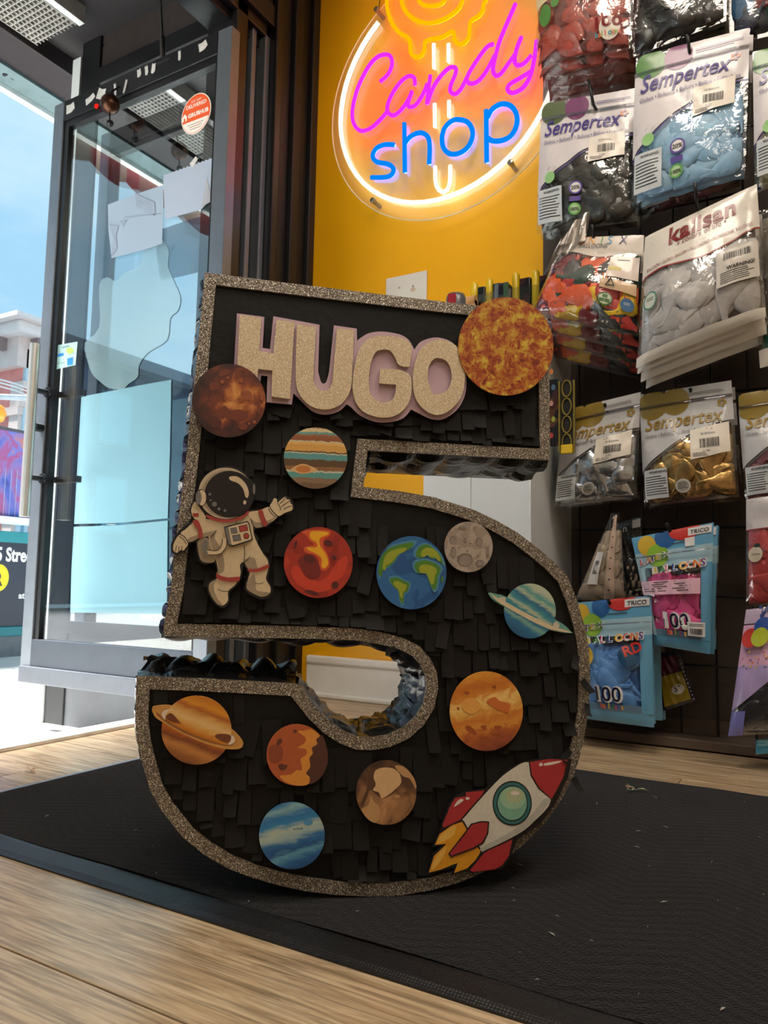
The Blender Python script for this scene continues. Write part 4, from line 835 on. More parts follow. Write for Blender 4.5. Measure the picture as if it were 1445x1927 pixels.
# ---------------------------------------------------------------- astronaut
INK = P2('ink', (22, 18, 20)); SUIT = P2('suit', (206, 184, 150)); SHD = P2('suit_shade', (152, 134, 110)); RED = P2('suit_red', (158, 58, 52)); GRY = P2('suit_grey', (112, 108, 106)); VIS = P2('visor', (34, 30, 34), .3)
sil = [(262,250),(285,185),(340,120),(420,82),(500,78),(565,108),(615,160),(650,200),(655,260),(640,310),(610,365),(680,366),(742,346),(760,305),(775,285),(797,300),(850,275),(875,285),(895,300),(908,335),(900,382),(850,398),(800,424),(728,485),(655,498),(645,520),(674,560),(668,600),(705,650),(740,700),(750,760),(735,830),(760,880),(765,925),(735,962),(680,968),(600,930),(578,885),(595,830),(600,790),(572,740),(560,820),(525,880),(480,920),(480,975),(455,1020),(415,1026),(358,975),(326,905),(335,850),(380,828),(392,780),(376,724),(320,736),(276,716),(258,640),(250,585),(200,606),(182,660),(160,656),(130,674),(92,655),(86,600),(116,542),(176,476),(236,436),(212,390),(220,330),(246,305),(246,265)]
as_ = card('astronaut_cutout', [[pin(*q) for q in zc(smoothloop(sil, 2))]], INK, 'waving astronaut in a cream spacesuit', CY-.001)
A = Art(as_, CY-.001)
A('backpack', SUIT, zc([(228,345),(250,315),(275,350),(320,420),(300,440),(245,432),(222,385)])); A('backpack', SHD, zc([(268,575),(330,560),(372,650),(378,715),(325,725),(285,705),(268,640)]), True)
A('strap', RED, zc([(230,393),(272,393),(272,418),(236,420)]), False)
A('torso', SUIT, zc([(330,435),(450,450),(600,395),(632,450),(640,530),(662,590),(700,660),(732,705),(738,760),(722,832),(750,885),(750,925),(720,948),(680,950),(610,915),(592,880),(612,800),(606,770),(575,722),(548,740),(552,800),(520,868),(470,915),(468,975),(440,1008),(410,1006),(365,960),(340,905),(348,860),(392,832),(402,780),(385,700),(350,610),(335,530)]))
A('suit_shadow', SHD, zc([(345,560),(390,510),(380,560),(415,620),(440,700),(440,780),(395,800),(404,760),(385,690)])); A('suit_shadow', SHD, zc([(348,862),(385,840),(372,890),(395,960),(430,1005),(400,1004),(362,958),(342,905)])); A('suit_shadow', SHD, zc([(598,850),(640,800),(655,860),(660,910),(745,925),(720,946),(680,948),(612,914),(594,880)])); A('suit_shadow', SHD, zc([(580,710),(640,690),(660,740),(660,765),(606,768)]))
A('left_arm', SUIT, zc([(330,432),(250,446),(185,500),(152,532),(205,586),(270,562),(345,540),(392,500),(380,450)])); A('suit_shadow', SHD, zc([(205,588),(270,562),(345,545),(388,512),(330,520),(260,540),(200,565)]))
A('left_glove', SUIT, zc([(150,536),(110,585),(100,630),(108,650),(130,658),(150,640),(165,645),(182,630),(200,592)])); A('right_arm', SUIT, zc([(602,388),(680,374),(748,352),(800,412),(726,470),(652,488),(618,430)])); A('suit_shadow', SHD, zc([(625,435),(660,455),(730,445),(798,412),(726,472),(652,490)]))
A('right_glove', SUIT, zc([(750,352),(764,318),(776,294),(795,300),(798,322),(825,300),(850,284),(862,300),(880,303),(886,325),(899,340),(896,372),(850,390),(800,412)]))
for q, w in (([(150,536),(180,555),(203,592)], 5), ([(140,548),(170,568),(190,602)], 4), ([(748,352),(770,385),(802,414)], 5), ([(738,360),(758,395),(788,420)], 4), ([(115,650),(125,610)], 4), ([(135,655),(142,615)], 4), ([(160,648),(160,612)], 4), ([(815,330),(835,312),(852,290)], 4), ([(825,350),(852,330),(884,308)], 4), ([(840,368),(868,352),(898,345)], 4), ([(800,325),(820,360),(815,375)], 4), ([(575,610),(580,670),(572,725)], 4), ([(572,725),(600,700),(618,680)], 4), ([(398,902),(430,915),(475,915)], 4), ([(650,862),(680,866),(705,858)], 4), ([(520,440),(522,470)], 4), ([(620,430),(640,490)], 4), ([(352,560),(392,508)], 4)):
    stroke(A, 'ink_line', INK, zc(q), w/3.6)
for q in ([(232,452),(264,440),(290,490),(299,540),(292,560),(272,562),(266,510)], [(670,378),(696,372),(712,420),(733,470),(708,482),(684,430)], [(390,795),(420,812),(470,824),(543,820),(536,850),(470,852),(420,842),(392,824)], [(600,768),(660,766),(737,736),(734,762),(670,786),(612,786)]): A('stripe', RED, zc(q))
A('helmet', P2('helmet', (184, 166, 142)), zc(ell(452, 262, 182, 172, 40)), False); A('helmet_shade', SHD, zc(ell(460, 268, 170, 160, 40)), False); A('visor_rim', INK, zc(ell(478, 268, 166, 156, 40)), False)
A('visor', VIS, zc(ell(480, 266, 158, 148, 40)), False)
A('visor_glint', P2('glint', (202, 182, 150)), zc([(478,152),(530,150),(580,190),(606,245),(602,288),(584,285),(570,235),(535,195),(485,175)])); A('visor_glint', P2('glint', (202, 182, 150)), zc(ell(580, 323, 11, 14, 14)), False)
for (x, y, r) in ((347,268,10),(352,308,7),(378,335,17),(408,367,10),(448,378,10)): A('visor_dot', GRY, zc(ell(x, y, r, r, 12)), False)
A('neck_ring', RED, zc([(330,405),(400,432),(480,436),(560,415),(602,378),(602,400),(550,438),(470,455),(390,448),(328,424)]))
A('earpiece', INK, zc(ell(290, 292, 36, 58, 22)), False); A('earpiece', SUIT, zc(ell(294, 292, 28, 52, 22)), False); A('earpiece', GRY, zc(ell(272, 292, 20, 46, 22)), False)
A('earpiece', GRY, zc(ell(642, 235, 9, 36, 16)), False)
A('hose', SUIT, zc([(330,640),(395,645),(425,610),(432,565),(460,570),(455,620),(415,668),(335,674)])); A('hose_coil', GRY, zc([(296,600),(318,572),(335,590),(322,630),(335,668),(305,655)])); stroke(A, 'ink_line', INK, zc([(330,640),(395,645),(425,610),(432,565)]), 1.3); stroke(A, 'ink_line', INK, zc([(335,674),(415,668),(455,620),(460,572)]), 1.3)
A('control_box', INK, zc([(440,488),(470,478),(596,448),(610,460),(634,572),(620,582),(498,620),(470,612)]), False); A('control_box', GRY, zc([(447,494),(468,486),(492,610),(472,604)]), False); A('control_box', SUIT, zc([(470,488),(594,456),(604,466),(625,564),(615,574),(500,610),(490,600)]), False)
for q, mt in (([(486,499),(522,492),(529,526),(493,532)], GRY), ([(542,484),(592,473),(599,510),(550,518)], RED), ([(500,546),(546,539),(552,574),(508,580)], GRY)):
    cx = sum(p[0] for p in q)/4; cy = sum(p[1] for p in q)/4
    A('button', INK, zc([(cx+(x-cx)*1.14, cy+(y-cy)*1.16) for x, y in q]), False); A('button', mt, zc(q), False)
A('button', INK, zc(ell(590, 547, 20, 20, 16)), False); A('button', RED, zc(ell(590, 547, 16, 16, 16)), False)
# ---------------------------------------------------------------- rocket
rsil = [(880,812),(1030,786),(1200,800),(1172,930),(1085,1112),(965,1275),(805,1378),(752,1510),(695,1592),(472,1626),(445,1605),(330,1640),(348,1585),(155,1630),(195,1480),(262,1424),(190,1432),(235,1335),(252,1302),(254,1268),(316,1115),(350,1070),(425,1036),(570,1014),(650,950),(760,862)]
ro = card('rocket_cutout', [[pin(*q) for q in zg(rsil)]], INK, 'red nosed white rocket with teal porthole and yellow flames', CY-.001)
A = Art(ro, CY-.001); FY, FL, RR2, RW, RS = P2('flame', (216, 146, 34)), P2('flame_light', (226, 174, 78)), P2('rocket_red', (168, 46, 50)), P2('rocket_white', (206, 198, 184)), P2('rocket_shade', (176, 172, 160))
A('flame', FY, zg([(405,1252),(470,1330),(540,1468),(500,1530),(440,1590),(345,1624),(372,1552),(330,1565),(250,1598),(162,1620),(200,1500),(292,1412),(206,1420),(240,1342),(330,1278)]), False)
A('flame_light', FL, zg([(225,1405),(250,1350),(330,1290),(360,1290),(340,1350),(290,1385)])); A('flame_light', FL, zg([(180,1600),(210,1515),(290,1430),(270,1500),(220,1570)]))
A('fin', RR2, zg([(430,1040),(562,1026),(540,1085),(430,1220),(268,1296),(262,1272),(322,1130),(352,1080),(432,1066)]), False); A('fin', RR2, zg([(770,1366),(742,1500),(690,1570),(640,1596),(482,1616),(460,1604),(560,1480),(640,1432)]), False)
A('fuselage', INK, zg([(885,812),(755,865),(632,968),(410,1214),(405,1250),(530,1455),(565,1470),(805,1360),(930,1265),(1058,1105),(930,950)])); A('fuselage', RW, zg([(882,822),(760,874),(640,975),(422,1218),(418,1250),(538,1448),(570,1458),(800,1346),(918,1255),(1046,1098),(935,950)]))
A('fuselage_shade', RS, zg([(1040,1104),(918,1252),(800,1343),(575,1454),(545,1438),(760,1320),(890,1215),(960,1130),(1000,1085)]), True)
A('nose_cone', INK, zg([(884,812),(1030,790),(1175,798),(1145,930),(1058,1100),(955,1015),(898,920)]), False); A('nose_cone', RR2, zg([(894,820),(1030,798),(1166,804),(1136,930),(1052,1088),(962,1005),(908,915)]), False)
A('nose_glint', P2('glint_white', (222, 206, 196)), zg([(960,848),(966,828),(982,826),(986,846)])); A('nose_glint', P2('glint_white', (222, 206, 196)), zg([(1000,846),(1005,828),(1110,812),(1116,820),(1060,838)])); A('fin_glint', P2('glint_white', (222, 206, 196)), zg([(345,1145),(370,1100),(400,1086),(410,1100)])); A('fin_glint', P2('glint_white', (222, 206, 196)), zg(ell(442, 1083, 16, 10, 12)), False)
for rx, ry, mt in ((142, 162, INK), (134, 152, P2('port_teal', (52, 106, 108))), (113, 130, INK), (106, 122, P2('port_glass', (122, 172, 148)))): A('porthole', mt, zg(ell(765, 1118, rx, ry, 36)), False)
A('port_glint', P2('port_shade', (150, 188, 158)), zg(ell(770, 1080, 92, 82, 24)), False); A('port_glint', P2('port_light', (170, 180, 142)), zg(ell(780, 1062, 64, 55, 24)), False); A('port_glint', P2('glint_white', (222, 206, 196)), zg(ell(785, 1044, 32, 15, 18)), False)
A('fin', INK, zg([(598,1248),(592,1335),(556,1408),(484,1448),(322,1508),(300,1482),(415,1334),(466,1264),(540,1245)]), False); A('fin', RR2, zg([(588,1258),(582,1330),(548,1398),(480,1438),(326,1496),(312,1480),(422,1342),(472,1272),(540,1255)]), False)
# ================================================================== NEON SIGN ON THE YELLOW WALL
NY = 2.30
def npx(x, y, Y=NY): q = onY(560+x/2.89, y/2.89, Y); return (q.x, Y, q.z)
ns = tag(empty('neon_sign', (-1.134, YW, 2.188)), 'round clear acrylic neon sign reading Candy shop under a dripping lollipop', 'neon sign')
PC = (-1.134, 2.188)
ACR = frostmat('clear_acrylic', (250, 250, 250), .035, refl=.04, rough=.02)
part('acrylic_panel', MB().poly([ell(PC[0], PC[1], 0.487, 0.487, 72)], lambda u, v, k: (u, NY+0.016+0.006*k, v), 1), ACR, ns)
part('panel_edge', MB().tube([(PC[0]+.487*math.cos(a), NY+.019, PC[1]+.487*math.sin(a)) for a in [2*math.pi*i/96 for i in range(96)]], .0022, 6, closed=True), mat('acrylic_edge', (240, 226, 190), .2, spec=.8), ns)
NEON = {'white': ((255, 255, 226), 1.35, (250, 255, 236), 7), 'amber': ((255, 188, 0), 1.05, (255, 120, 0), 9), 'magenta': ((232, 44, 250), 1.05, (255, 40, 110), 14), 'blue': ((0, 132, 255), 1.05, (70, 110, 255), 16)}
def tubes(name, colour, pts, sm=True, closed=False, r=0.0072, world=None, label=None):
    p3 = world or [npx(*q) for q in pts]
    if sm: p3 = smoothloop(p3, 5, closed)
    c, s, bc, bs = NEON[colour]
    # rounded silicone tube, lit through; brighter hidden emitter added behind to light the wall
    o = part(name, MB().tube(p3, r, 10, closed), emat('neon_'+colour, c, s), ns, smooth=True, label=label)
    part('led_strip', MB().tube([(x, y+r*.85, z) for x, y, z in p3], r*.55, 6, closed), emat('led_'+colour, bc, bs), o)
    return o
rc, rr_ = (-1.142, 2.187), 0.428
a0 = math.atan2(2.522-rc[1], -1.411-rc[0]); arc = [a0+(rad(395)-a0)*i/40 for i in range(41)]
tubes('neon_ring', 'white', None, False, world=[(rc[0]+rr_*math.cos(a), NY, rc[1]+rr_*math.sin(a)) for a in arc], r=.0082)
tubes('neon_lollipop', 'amber', [(485,0),(490,60),(510,120),(550,175),(597,203),(612,235),(615,285),(640,310),(672,300),(690,265),(693,228),(720,215),(780,203),(838,172),(850,188),(852,215),(875,240),(905,232),(930,200),(936,150),(945,112),(985,85),(1008,50),(1012,20),(1030,-20),(1040,-100),(980,-220),(850,-290),(700,-290),(560,-220),(490,-90)], True, True)
tubes('neon_swirl', 'amber', [(690,-130),(620,-90),(565,-30),(563,0),(580,50),(620,95),(680,122),(740,122),(810,95),(870,50),(895,0),(900,-60),(870,-130),(790,-170)])
tubes('neon_swirl', 'amber', [(655,-20),(660,5),(685,27),(730,33),(775,22),(800,-5),(795,-50),(740,-75)])
for q in ([(740,240),(742,370)], [(820,240),(820,335)], [(745,565),(747,690)], [(823,548),(823,635)]): tubes('neon_stick', 'white', q, False)
tubes('neon_stick', 'white', [(748,905),(750,985),(765,1028),(790,1043),(815,1028),(828,985),(830,900)])
LET = [('letter C', [(447,445),(490,405),(512,355),(508,312),(480,296),(430,312),(380,370),(330,470),(302,570),(298,640),(315,690),(350,712),(400,695),(450,650),(485,610)]),
 ('letter a', [(637,462),(634,425),(605,414),(565,440),(520,500),(492,562),(490,608),(520,628),(560,600),(600,545),(622,495)]), ('letter a', [(622,495),(602,555),(605,580),(640,572),(680,515),(705,455)]),
 ('letter n', [(722,410),(712,480),(703,565)]), ('letter n', [(705,560),(740,470),(790,400),(830,367),(860,372),(855,410),(832,465),(832,500),(860,510),(890,480),(918,425)]),
 ('letter d', [(1065,240),(1030,255),(980,320),(930,400),(920,438),(945,455),(985,438),(1030,380),(1072,300)]), ('letter d', [(1185,20),(1150,100),(1100,220),(1072,320),(1062,380),(1076,410),(1105,400),(1150,340),(1182,295)]),
 ('letter y', [(1217,200),(1190,270),(1180,330),(1195,355),(1230,345),(1272,300)]), ('letter y', [(1300,220),(1285,330),(1262,420),(1222,480),(1170,505),(1142,490),(1152,460),(1200,430),(1275,385)])]
for lb, q in LET: tubes('neon_letter', 'magenta', q, label='magenta neon script '+lb)
for lb, q, cl_ in (('letter s', [(525,787),(470,787),(425,810),(408,850),(430,880),(490,892),(520,915),(515,945),(480,963),(400,965)], False), ('letter h', [(580,670),(583,935)], False), ('letter h', [(585,775),(620,738),(670,722),(708,745),(718,800),(715,890)], False),
   ('letter o', [(870,650),(925,665),(952,720),(935,785),(890,828),(835,838),(795,808),(785,750),(800,695),(835,660)], True), ('letter p', [(1025,600),(1028,880)], False), ('letter p', [(1032,640),(1060,592),(1110,565),(1160,577),(1190,622),(1190,682),(1160,738),(1110,764),(1060,766),(1036,752)], False)):
    tubes('neon_letter', 'blue', q, len(q) > 2, cl_, r=.0085, label='blue neon '+lb)
CHR = mat('standoff_steel', (150, 146, 140), .25, metal=.9)
for (x, y) in ((440,65),(420,1100),(1165,895)):
    q = npx(x, y, NY+.019); part('standoff_screw', MB().lathe([(.004, -.022), (.0095, -.020), (.0105, -.008), (.008, .0), (.008, YW-NY-.022)], q, 14, 'y'), CHR, ns)
part('power_cable', MB().tube(smoothloop([npx(452,-60,YW-.006), npx(448,-5,YW-.006), npx(444,30,YW-.006), npx(440,62,YW-.008)], 4, False), .0016, 6), BLKM, ns)

# ================================================================== BLANK WALL PLATE
wp = tag(empty('wall_plate', onY(765, 540, YW)), 'white blank two-gang wall plate on the yellow wall', 'wall plate')
a, b = onY(727, 525, YW-.003), onY(804, 509, YW-.003)
bx('plate', (a.x, YW-.007, a.z-.125), (b.x, YW, a.z), mat('plate_white', (226, 222, 214), .4, var=.03), wp, bevel=.003)
for i, (px, py) in enumerate(((751,541),(777,538),(751,585),(777,583))):
    q = onY(px, py, YW-.008); part('plate_screw', MB().lathe([(.001, -.0025), (.0035, -.002), (.004, 0)], (q.x, YW-.007, q.z), 10, 'y'), mat('plate_screw', (180, 176, 168), .4, metal=.4), wp)
q = onY(777, 545, YW-.008); part('paint_scuff', MB().poly([ell(q.x, q.z, .010, .008, 9)], lambda u, v, k: (u+.002*math.sin(v*900), YW-.0074, v)), mat('scuff', (206, 182, 164), .8), wp)

# ================================================================== WHITE CARTON BEHIND THE PINATA, WITH WAND TUBES ON TOP
CA = onY(797, 900, 1.95); CB2 = onY(999, 900, 1.95); CZ = 1.13
CW = mat('white_carton', (214, 218, 222), .6, var=.04, vscale=5, bump=.1, bscale=160)
ct = tag(empty('white_carton', ((CA.x+CB2.x)/2, 2.12, 0)), 'tall white cardboard carton standing against the yellow wall', 'carton')
xm = onY(886, 900, 1.95).x
bx('front_flap', (CA.x, 1.95, 0), (xm-.0006, 1.956, CZ), CW, ct); bx('front_flap', (xm+.0006, 1.951, 0), (CB2.x, 1.957, CZ), CW, ct)
bx('carton_body', (CA.x+.002, 1.957, 0), (CB2.x, 2.32, CZ), CW, ct)
g = MB(); n = 14                                   # peeling paper along the near corner
for i in range(n+1):
    z = .60+.36*i/n; w = .006+.008*abs(math.sin(i*1.7)); g.v += [Vector((CB2.x-.004, 1.949, z)), Vector((CB2.x+w*.3, 1.944-w*.7, z))]
g.f = [(2*i, 2*i+1, 2*i+3, 2*i+2) for i in range(n)]
part('peeled_edge', g, mat('carton_tear', (236, 236, 234), .7), ct)
YP = mat('yellow_plastic', (226, 190, 26), .25, var=.05, coat=.4)
def wrapmat(key, cols):
    if key in MATS: return MATS[key]
    m, nt, o = newmat(key); b = N(nt, 'BsdfPrincipled', Roughness=.25); t = N(nt, 'TexCoord'); v = N(nt, 'TexVoronoi', Scale=46.0); L(nt, t.outputs['Object'], v.inputs['Vector'])
    sp = N(nt, 'SeparateColor'); L(nt, v.outputs['Color'], sp.inputs[0]); r = ramp(nt, [(i/len(cols), c) for i, c in enumerate(cols)], 'CONSTANT'); L(nt, sp.outputs[0], r.inputs[0])
    L(nt, r.outputs[0], b.inputs['Base Color']); L(nt, b.outputs[0], o.inputs[0]); MATS[key] = m; return m
WR = [wrapmat('wrap_dark_green', [(18, 20, 22), (26, 40, 34), (20, 18, 24), (60, 62, 40), (24, 30, 30)]), wrapmat('wrap_plum', [(50, 34, 58), (38, 28, 44), (46, 74, 60), (30, 24, 36)]), wrapmat('wrap_dark_red', [(22, 16, 18), (60, 26, 22), (20, 16, 20), (84, 50, 30), (26, 18, 24)])]
TUB = [(893,531,906,545,0,'with dark green wrapper, nearest the blank wall plate'),(921,524,937,538,0,'with dark green wrapper, second from the wall plate'),(971,513,990,528,2,'with dark red wrapper, tallest above the pinata corner'),(1008,508,1020,524,2,'with dark red wrapper, tucked against the bag of mixed balloons')]
for i, (x, yt, xb, yb, k, lb) in enumerate(TUB):
    Yt = 2.16; p = onY(x, yt, Yt); q = onY(xb, yb, Yt+.02)
    r = tag(empty('bubble_wand', (p.x, Yt, CZ)), 'yellow capped wand tube '+lb, 'toy wand', 'wand tubes on the carton')
    part('wand_rod', MB().tube([(p.x, Yt, CZ)]+[(p.x, Yt, p.z-.012+.012*math.sin(a)) for a in (0, .5, 1.0, 1.4)], .012, 12, rr=[.012, .012, .0105, .0065, .002]), YP, r, smooth=True)
    w = .022 if k else .016
    part('wrapper', MB().box((p.x+.012, Yt-.006, CZ), (p.x+.012+w*1.6, Yt+.03, q.z)), WR[k], r, bevel=.004)
    part('clear_sleeve', MB().box((p.x-.016, Yt-.014, CZ), (p.x+.013+w*1.6, Yt+.032, q.z-.03)), glassmat('sleeve_film', (240, 245, 240), .06, rough=.1, maxr=.6), r)
p = onY(958, 531, 2.14); q = onY(935, 533, 2.14)
r = tag(empty('party_box', ((p.x+q.x)/2, 2.14, CZ)), 'plum and green foil wrapped packet between the yellow wands', 'packet')
part('foil_wrap', MB().box((q.x, 2.13, CZ), (p.x, 2.17, p.z)), WR[1], r, bevel=.006)
part('green_side', MB().box((p.x-.014, 2.128, CZ), (p.x+.001, 2.131, p.z-.003)), mat('foil_green', (62, 92, 70), .3), r); part('glare_strip', MB().box((q.x-.003, 2.127, CZ), (q.x+.009, 2.131, p.z-.004)), mat('foil_silver', (150, 160, 170), .2, metal=.7), r)
p = onY(858, 552, 2.05); r = tag(empty('capsule_lid', (p.x, 2.05, CZ)), 'small grey capsule with a red label on the carton', 'container')
part('capsule', MB().lathe([(.030, CZ-p.z), (.030, -.018), (.027, -.006), (.012, 0)], (p.x, 2.05, p.z), 20), mat('capsule_grey', (110, 112, 118), .25, metal=.3), r, smooth=True)
part('capsule_label', MB().box((p.x-.012, 2.018, p.z-.05), (p.x+.014, 2.021, p.z-.012)), mat('capsule_red', (150, 30, 44), .4), r)
p = onY(879, 560, 2.12); r = tag(part('paper_roll', MB().tube([(p.x-.02, 2.12, p.z-.014), (p.x+.03, 2.12, p.z-.014)], .016, 14).box((p.x-.02, 2.11, CZ), (p.x+.03, 2.13, p.z-.014)), mat('tan_card', (206, 156, 104), .7)), 'small tan paper roll beside the grey capsule', 'paper roll')
# wand packets hanging at the right side of the carton
for i, (x0, y0, x1, y1, k, lb) in enumerate(((1052,715,1082,853,-1,'yellow chain-patterned wand packet hanging right of the pinata corner'), (1032,712,1050,840,2,'narrow dark party packet squeezed between the pinata and the yellow chain packet'))):
    a = onY(x0, y1, 2.03); b = onY(x1, y0, 2.03); r = tag(empty('wand_packet', ((a.x+b.x)/2, 2.03, a.z)), lb, 'packet')
    part('packet_card', MB().box((a.x, 2.03, a.z), (b.x, 2.036, b.z)), WR[2] if k >= 0 else mat('packet_dark', (34, 30, 20), .35), r, bevel=.002)
    if k < 0:
        nn = 4; hh = (b.z-a.z)/nn
        for j in range(nn):
            part('chain_ring', MB().tube([((a.x+b.x)/2+.0125*math.cos(t), 2.026, a.z+hh*(j+.55)+hh*.46*math.sin(t)) for t in [2*math.pi*m/20 for m in range(20)]], .0022, 6, closed=True), mat('dull_yellow', (128, 112, 44), .4), r)  # yellow darkened to paint in the shade the packet hangs in
        for xx in (a.x, b.x-.004): part('yellow_edge', MB().box((xx, 2.024, a.z), (xx+.004, 2.03, b.z)), mat('dull_yellow', (128, 112, 44), .4), r)
        part('yellow_tip', MB().box((a.x+.006, 2.022, a.z-.004), (b.x-.006, 2.034, a.z+.022)), YP, r, bevel=.003)
    else:
        for j, cc in enumerate(((178, 60, 60), (150, 160, 60), (190, 140, 130), (70, 100, 130), (200, 120, 60))):
            part('print_dot', MB().poly([ell(a.x+.008+.006*(j % 2), a.z+.03+.045*j, .006, .008, 12)], lambda u, v, kk: (u, 2.0295, v)), mat('dot%d' % j, cc, .5), r)

# ================================================================== WIRE GRID RACK AND ITS BASE
GYY = 2.25
gr = tag(empty('wire_grid', (0.3, GYY, 0.02)), 'black wire grid panel behind the balloon bags', 'display grid')
BW = mat('black_wire', (14, 14, 15), .4, metal=.2)
x = -0.364-.092*3
while x < 1.3: part('grid_wire', MB().tube([(x, GYY, .02), (x, GYY, 2.75)], .0034, 6), BW, gr); x += .092
z = .028
while z < 2.76: part('cross_wire', MB().tube([(-.655, GYY-.006, z), (1.3, GYY-.006, z)], .0034, 6), BW, gr); z += .1862
struct(tag(bx('wall_panel', (-.78, YW-.03, 0.0), (2.6, YW-.001, ZC), mat('taupe_panel', (74, 64, 58), .6, var=.12, vscale=4)), 'dull taupe panel covering the wall behind the wire grid'))
bd = struct(tag(empty('baseboard_back', (0.2, 2.2, 0)), 'scuffed brown plinth board under the wire grid'))
bx('plinth_board', (-.66, 2.17, .004), (2.6, 2.33, .03), mat('plinth_brown', (88, 74, 64), .6, var=.2, vscale=8), bd, bevel=.003); bx('plinth_back', (-.66, 2.29, 0.03), (2.6, 2.33, .06), mat('plinth_brown', (88, 74, 64), .6), bd)
# ================================================================== BALLOON BAGS
FILMB = glassmat('bag_film', (254, 254, 254), 0.025, rough=0.07, bump=1.0, bscale=26, maxr=0.62)
def balloonmesh(seed):
    """a limp balloon: flat body with folds, narrow neck and rolled lip; (across, thickness, along)"""
    r = random.Random(seed); prof = [(-.058, .0095), (-.055, .0105), (-.052, .0078), (-.040, .0080), (-.026, .0135), (-.010, .0245), (.008, .031), (.024, .029), (.036, .019), (.042, .004)]
    n = 10; vs = []; bend = r.uniform(-4, 4); fo = r.uniform(1, 3)
    for (l, w) in prof:
        for j in range(n):
            a = 2*math.pi*j/n; u = w*math.cos(a); t = (.0032+.06*w)*math.sin(a)+.0014*math.sin(u*150*fo+l*60+seed)
            vs.append((u+bend*l*l*3, t, l))
    fs = [(i*n+j, (i+1)*n+j, (i+1)*n+(j+1) % n, i*n+(j+1) % n) for i in range(len(prof)-1) for j in range(n)]
    fs += [tuple(range(n)), tuple(reversed([(len(prof)-1)*n+j for j in range(n)]))]
    return vs, fs
BV = [balloonmesh(s) for s in range(6)]
def rub(name, rgb, rough=.42, metal=0.0): return mat('latex_'+name, rgb, rough, metal=metal, var=.1, vscale=60, bump=.3, bscale=90, bdist=.003)
def pr(name, rgb, rough=.3): return mat('bagprint_'+name, rgb, rough, var=.04, vscale=30, bump=.25, bscale=35, bdist=.004, coat=.35)
INKB = mat('bag_ink', (44, 42, 46), .5)
class Bag:
    def __init__(s, label, quad, Y, bulge=.03, seed=1, name='balloon_bag', group='bags on the rack', top=.25, cat='balloon bag', film=True, lean=0.0):
        s.q = [onY(px, py, Y) for px, py in quad]                # TL TR BR BL
        for i in (2, 3): s.q[i].y += lean
        s.Y = Y; s.b = bulge; s.top = top; s.k = 0; s.seed = seed; s.R = random.Random(seed)
        s.w = ((s.q[1]-s.q[0]).length+(s.q[2]-s.q[3]).length)/2; s.h = ((s.q[0]-s.q[3]).length+(s.q[1]-s.q[2]).length)/2
        base = (s.q[2]+s.q[3])/2; s.r = tag(empty(name, base), label, cat, group)
        s.ph = [(s.R.uniform(6, 26), s.R.uniform(6, 26), s.R.uniform(0, 6.28)) for _ in range(5)]
        if film: s.film()
    def S(s, u, v, off=0.0):
        a, b, c, d = s.q; p = (a*(1-u)+b*u)*v+(d*(1-u)+c*u)*(1-v)
        uu, vv = min(max(u, 0), 1), min(max(v, 0), 1)
        prof = (max(0, 4*uu*(1-uu))**.45)*(max(0, 4*vv*(1-vv))**.4); t = min(1, max(0, (vv-.45)/.35)); prof *= 1-t*(1-s.top)
        wr = sum(math.sin(f*u+g*v+h) for f, g, h in s.ph)*.0011*min(1, prof*1.5)
        return Vector((p.x, p.y-s.b*prof-wr-off, p.z))
    def film(s, name='film'):
        s.fo = part(name, MB().grid(18, 22, lambda u, v: s.S(u, v, .0005)), FILMB, s.r, smooth=True)
        part('back_film', MB().grid(6, 8, lambda u, v: s.S(1-u, v, -s.b*.9*max(0, 1-2*abs(v-.4))-.004) if False else Vector((s.S(1-u, v).x, s.Y+.006, s.S(1-u, v).z))), FILMB, s.r, smooth=True)
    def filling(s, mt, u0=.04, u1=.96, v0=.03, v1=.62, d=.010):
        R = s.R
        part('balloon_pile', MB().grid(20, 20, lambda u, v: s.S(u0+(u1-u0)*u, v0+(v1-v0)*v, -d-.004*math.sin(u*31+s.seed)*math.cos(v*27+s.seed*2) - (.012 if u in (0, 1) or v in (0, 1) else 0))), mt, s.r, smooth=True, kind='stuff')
    def balloons(s, n, mts, u0=.06, u1=.94, v0=.05, v1=.60, sc=1.0, d=.0055):
        """limp balloons pressed against the inside of the film"""
        R = s.R; cols = max(2, int(math.sqrt(n*(u1-u0)*s.w/max(1e-4, (v1-v0)*s.h)))); rows = max(1, math.ceil(n/cols)); order = list(range(n)); R.shuffle(order)
        for z, i in enumerate(order):
            u = u0+(u1-u0)*((i % cols)+R.uniform(.15, .85))/cols; v = v0+(v1-v0)*((i//cols)+R.uniform(.15, .85))/rows
            vs, fs = BV[R.randrange(6)]; a = R.uniform(0, 6.28); c, sn = math.cos(a), math.sin(a); q = sc*R.uniform(.85, 1.2); lay = d+.006*(1-z/n); sl = R.uniform(-.05, .05)
            P = []
            for x, t, l in vs:
                du, dv = q*(x*c-l*sn)/s.w, q*(x*sn+l*c)/s.h; uu = min(.97, max(.03, u+du)); vv = min(v1+.05, max(.022, v+dv))
                P.append(s.S(uu, vv, -lay+t*q+sl*x))
            o = part('balloon', MB().add(P, fs), mts[R.randrange(len(mts))], s.r, smooth=True)
    def o(s): s.k += 1; return .0009+.00022*s.k
    def panel(s, name, mt, vlo, vhi, u0=0.0, u1=1.0, nu=18, nv=10, parent=None, label=None, off=None):
        f = s.o() if off is None else off; lo = vlo if callable(vlo) else (lambda u: vlo); hi = vhi if callable(vhi) else (lambda u: vhi)
        return part(name, MB().grid(nu, nv, lambda a, b: (lambda u: s.S(u, lo(u)+(hi(u)-lo(u))*b, f))(u0+(u1-u0)*a)), mt, parent or s.r, smooth=True, label=label)
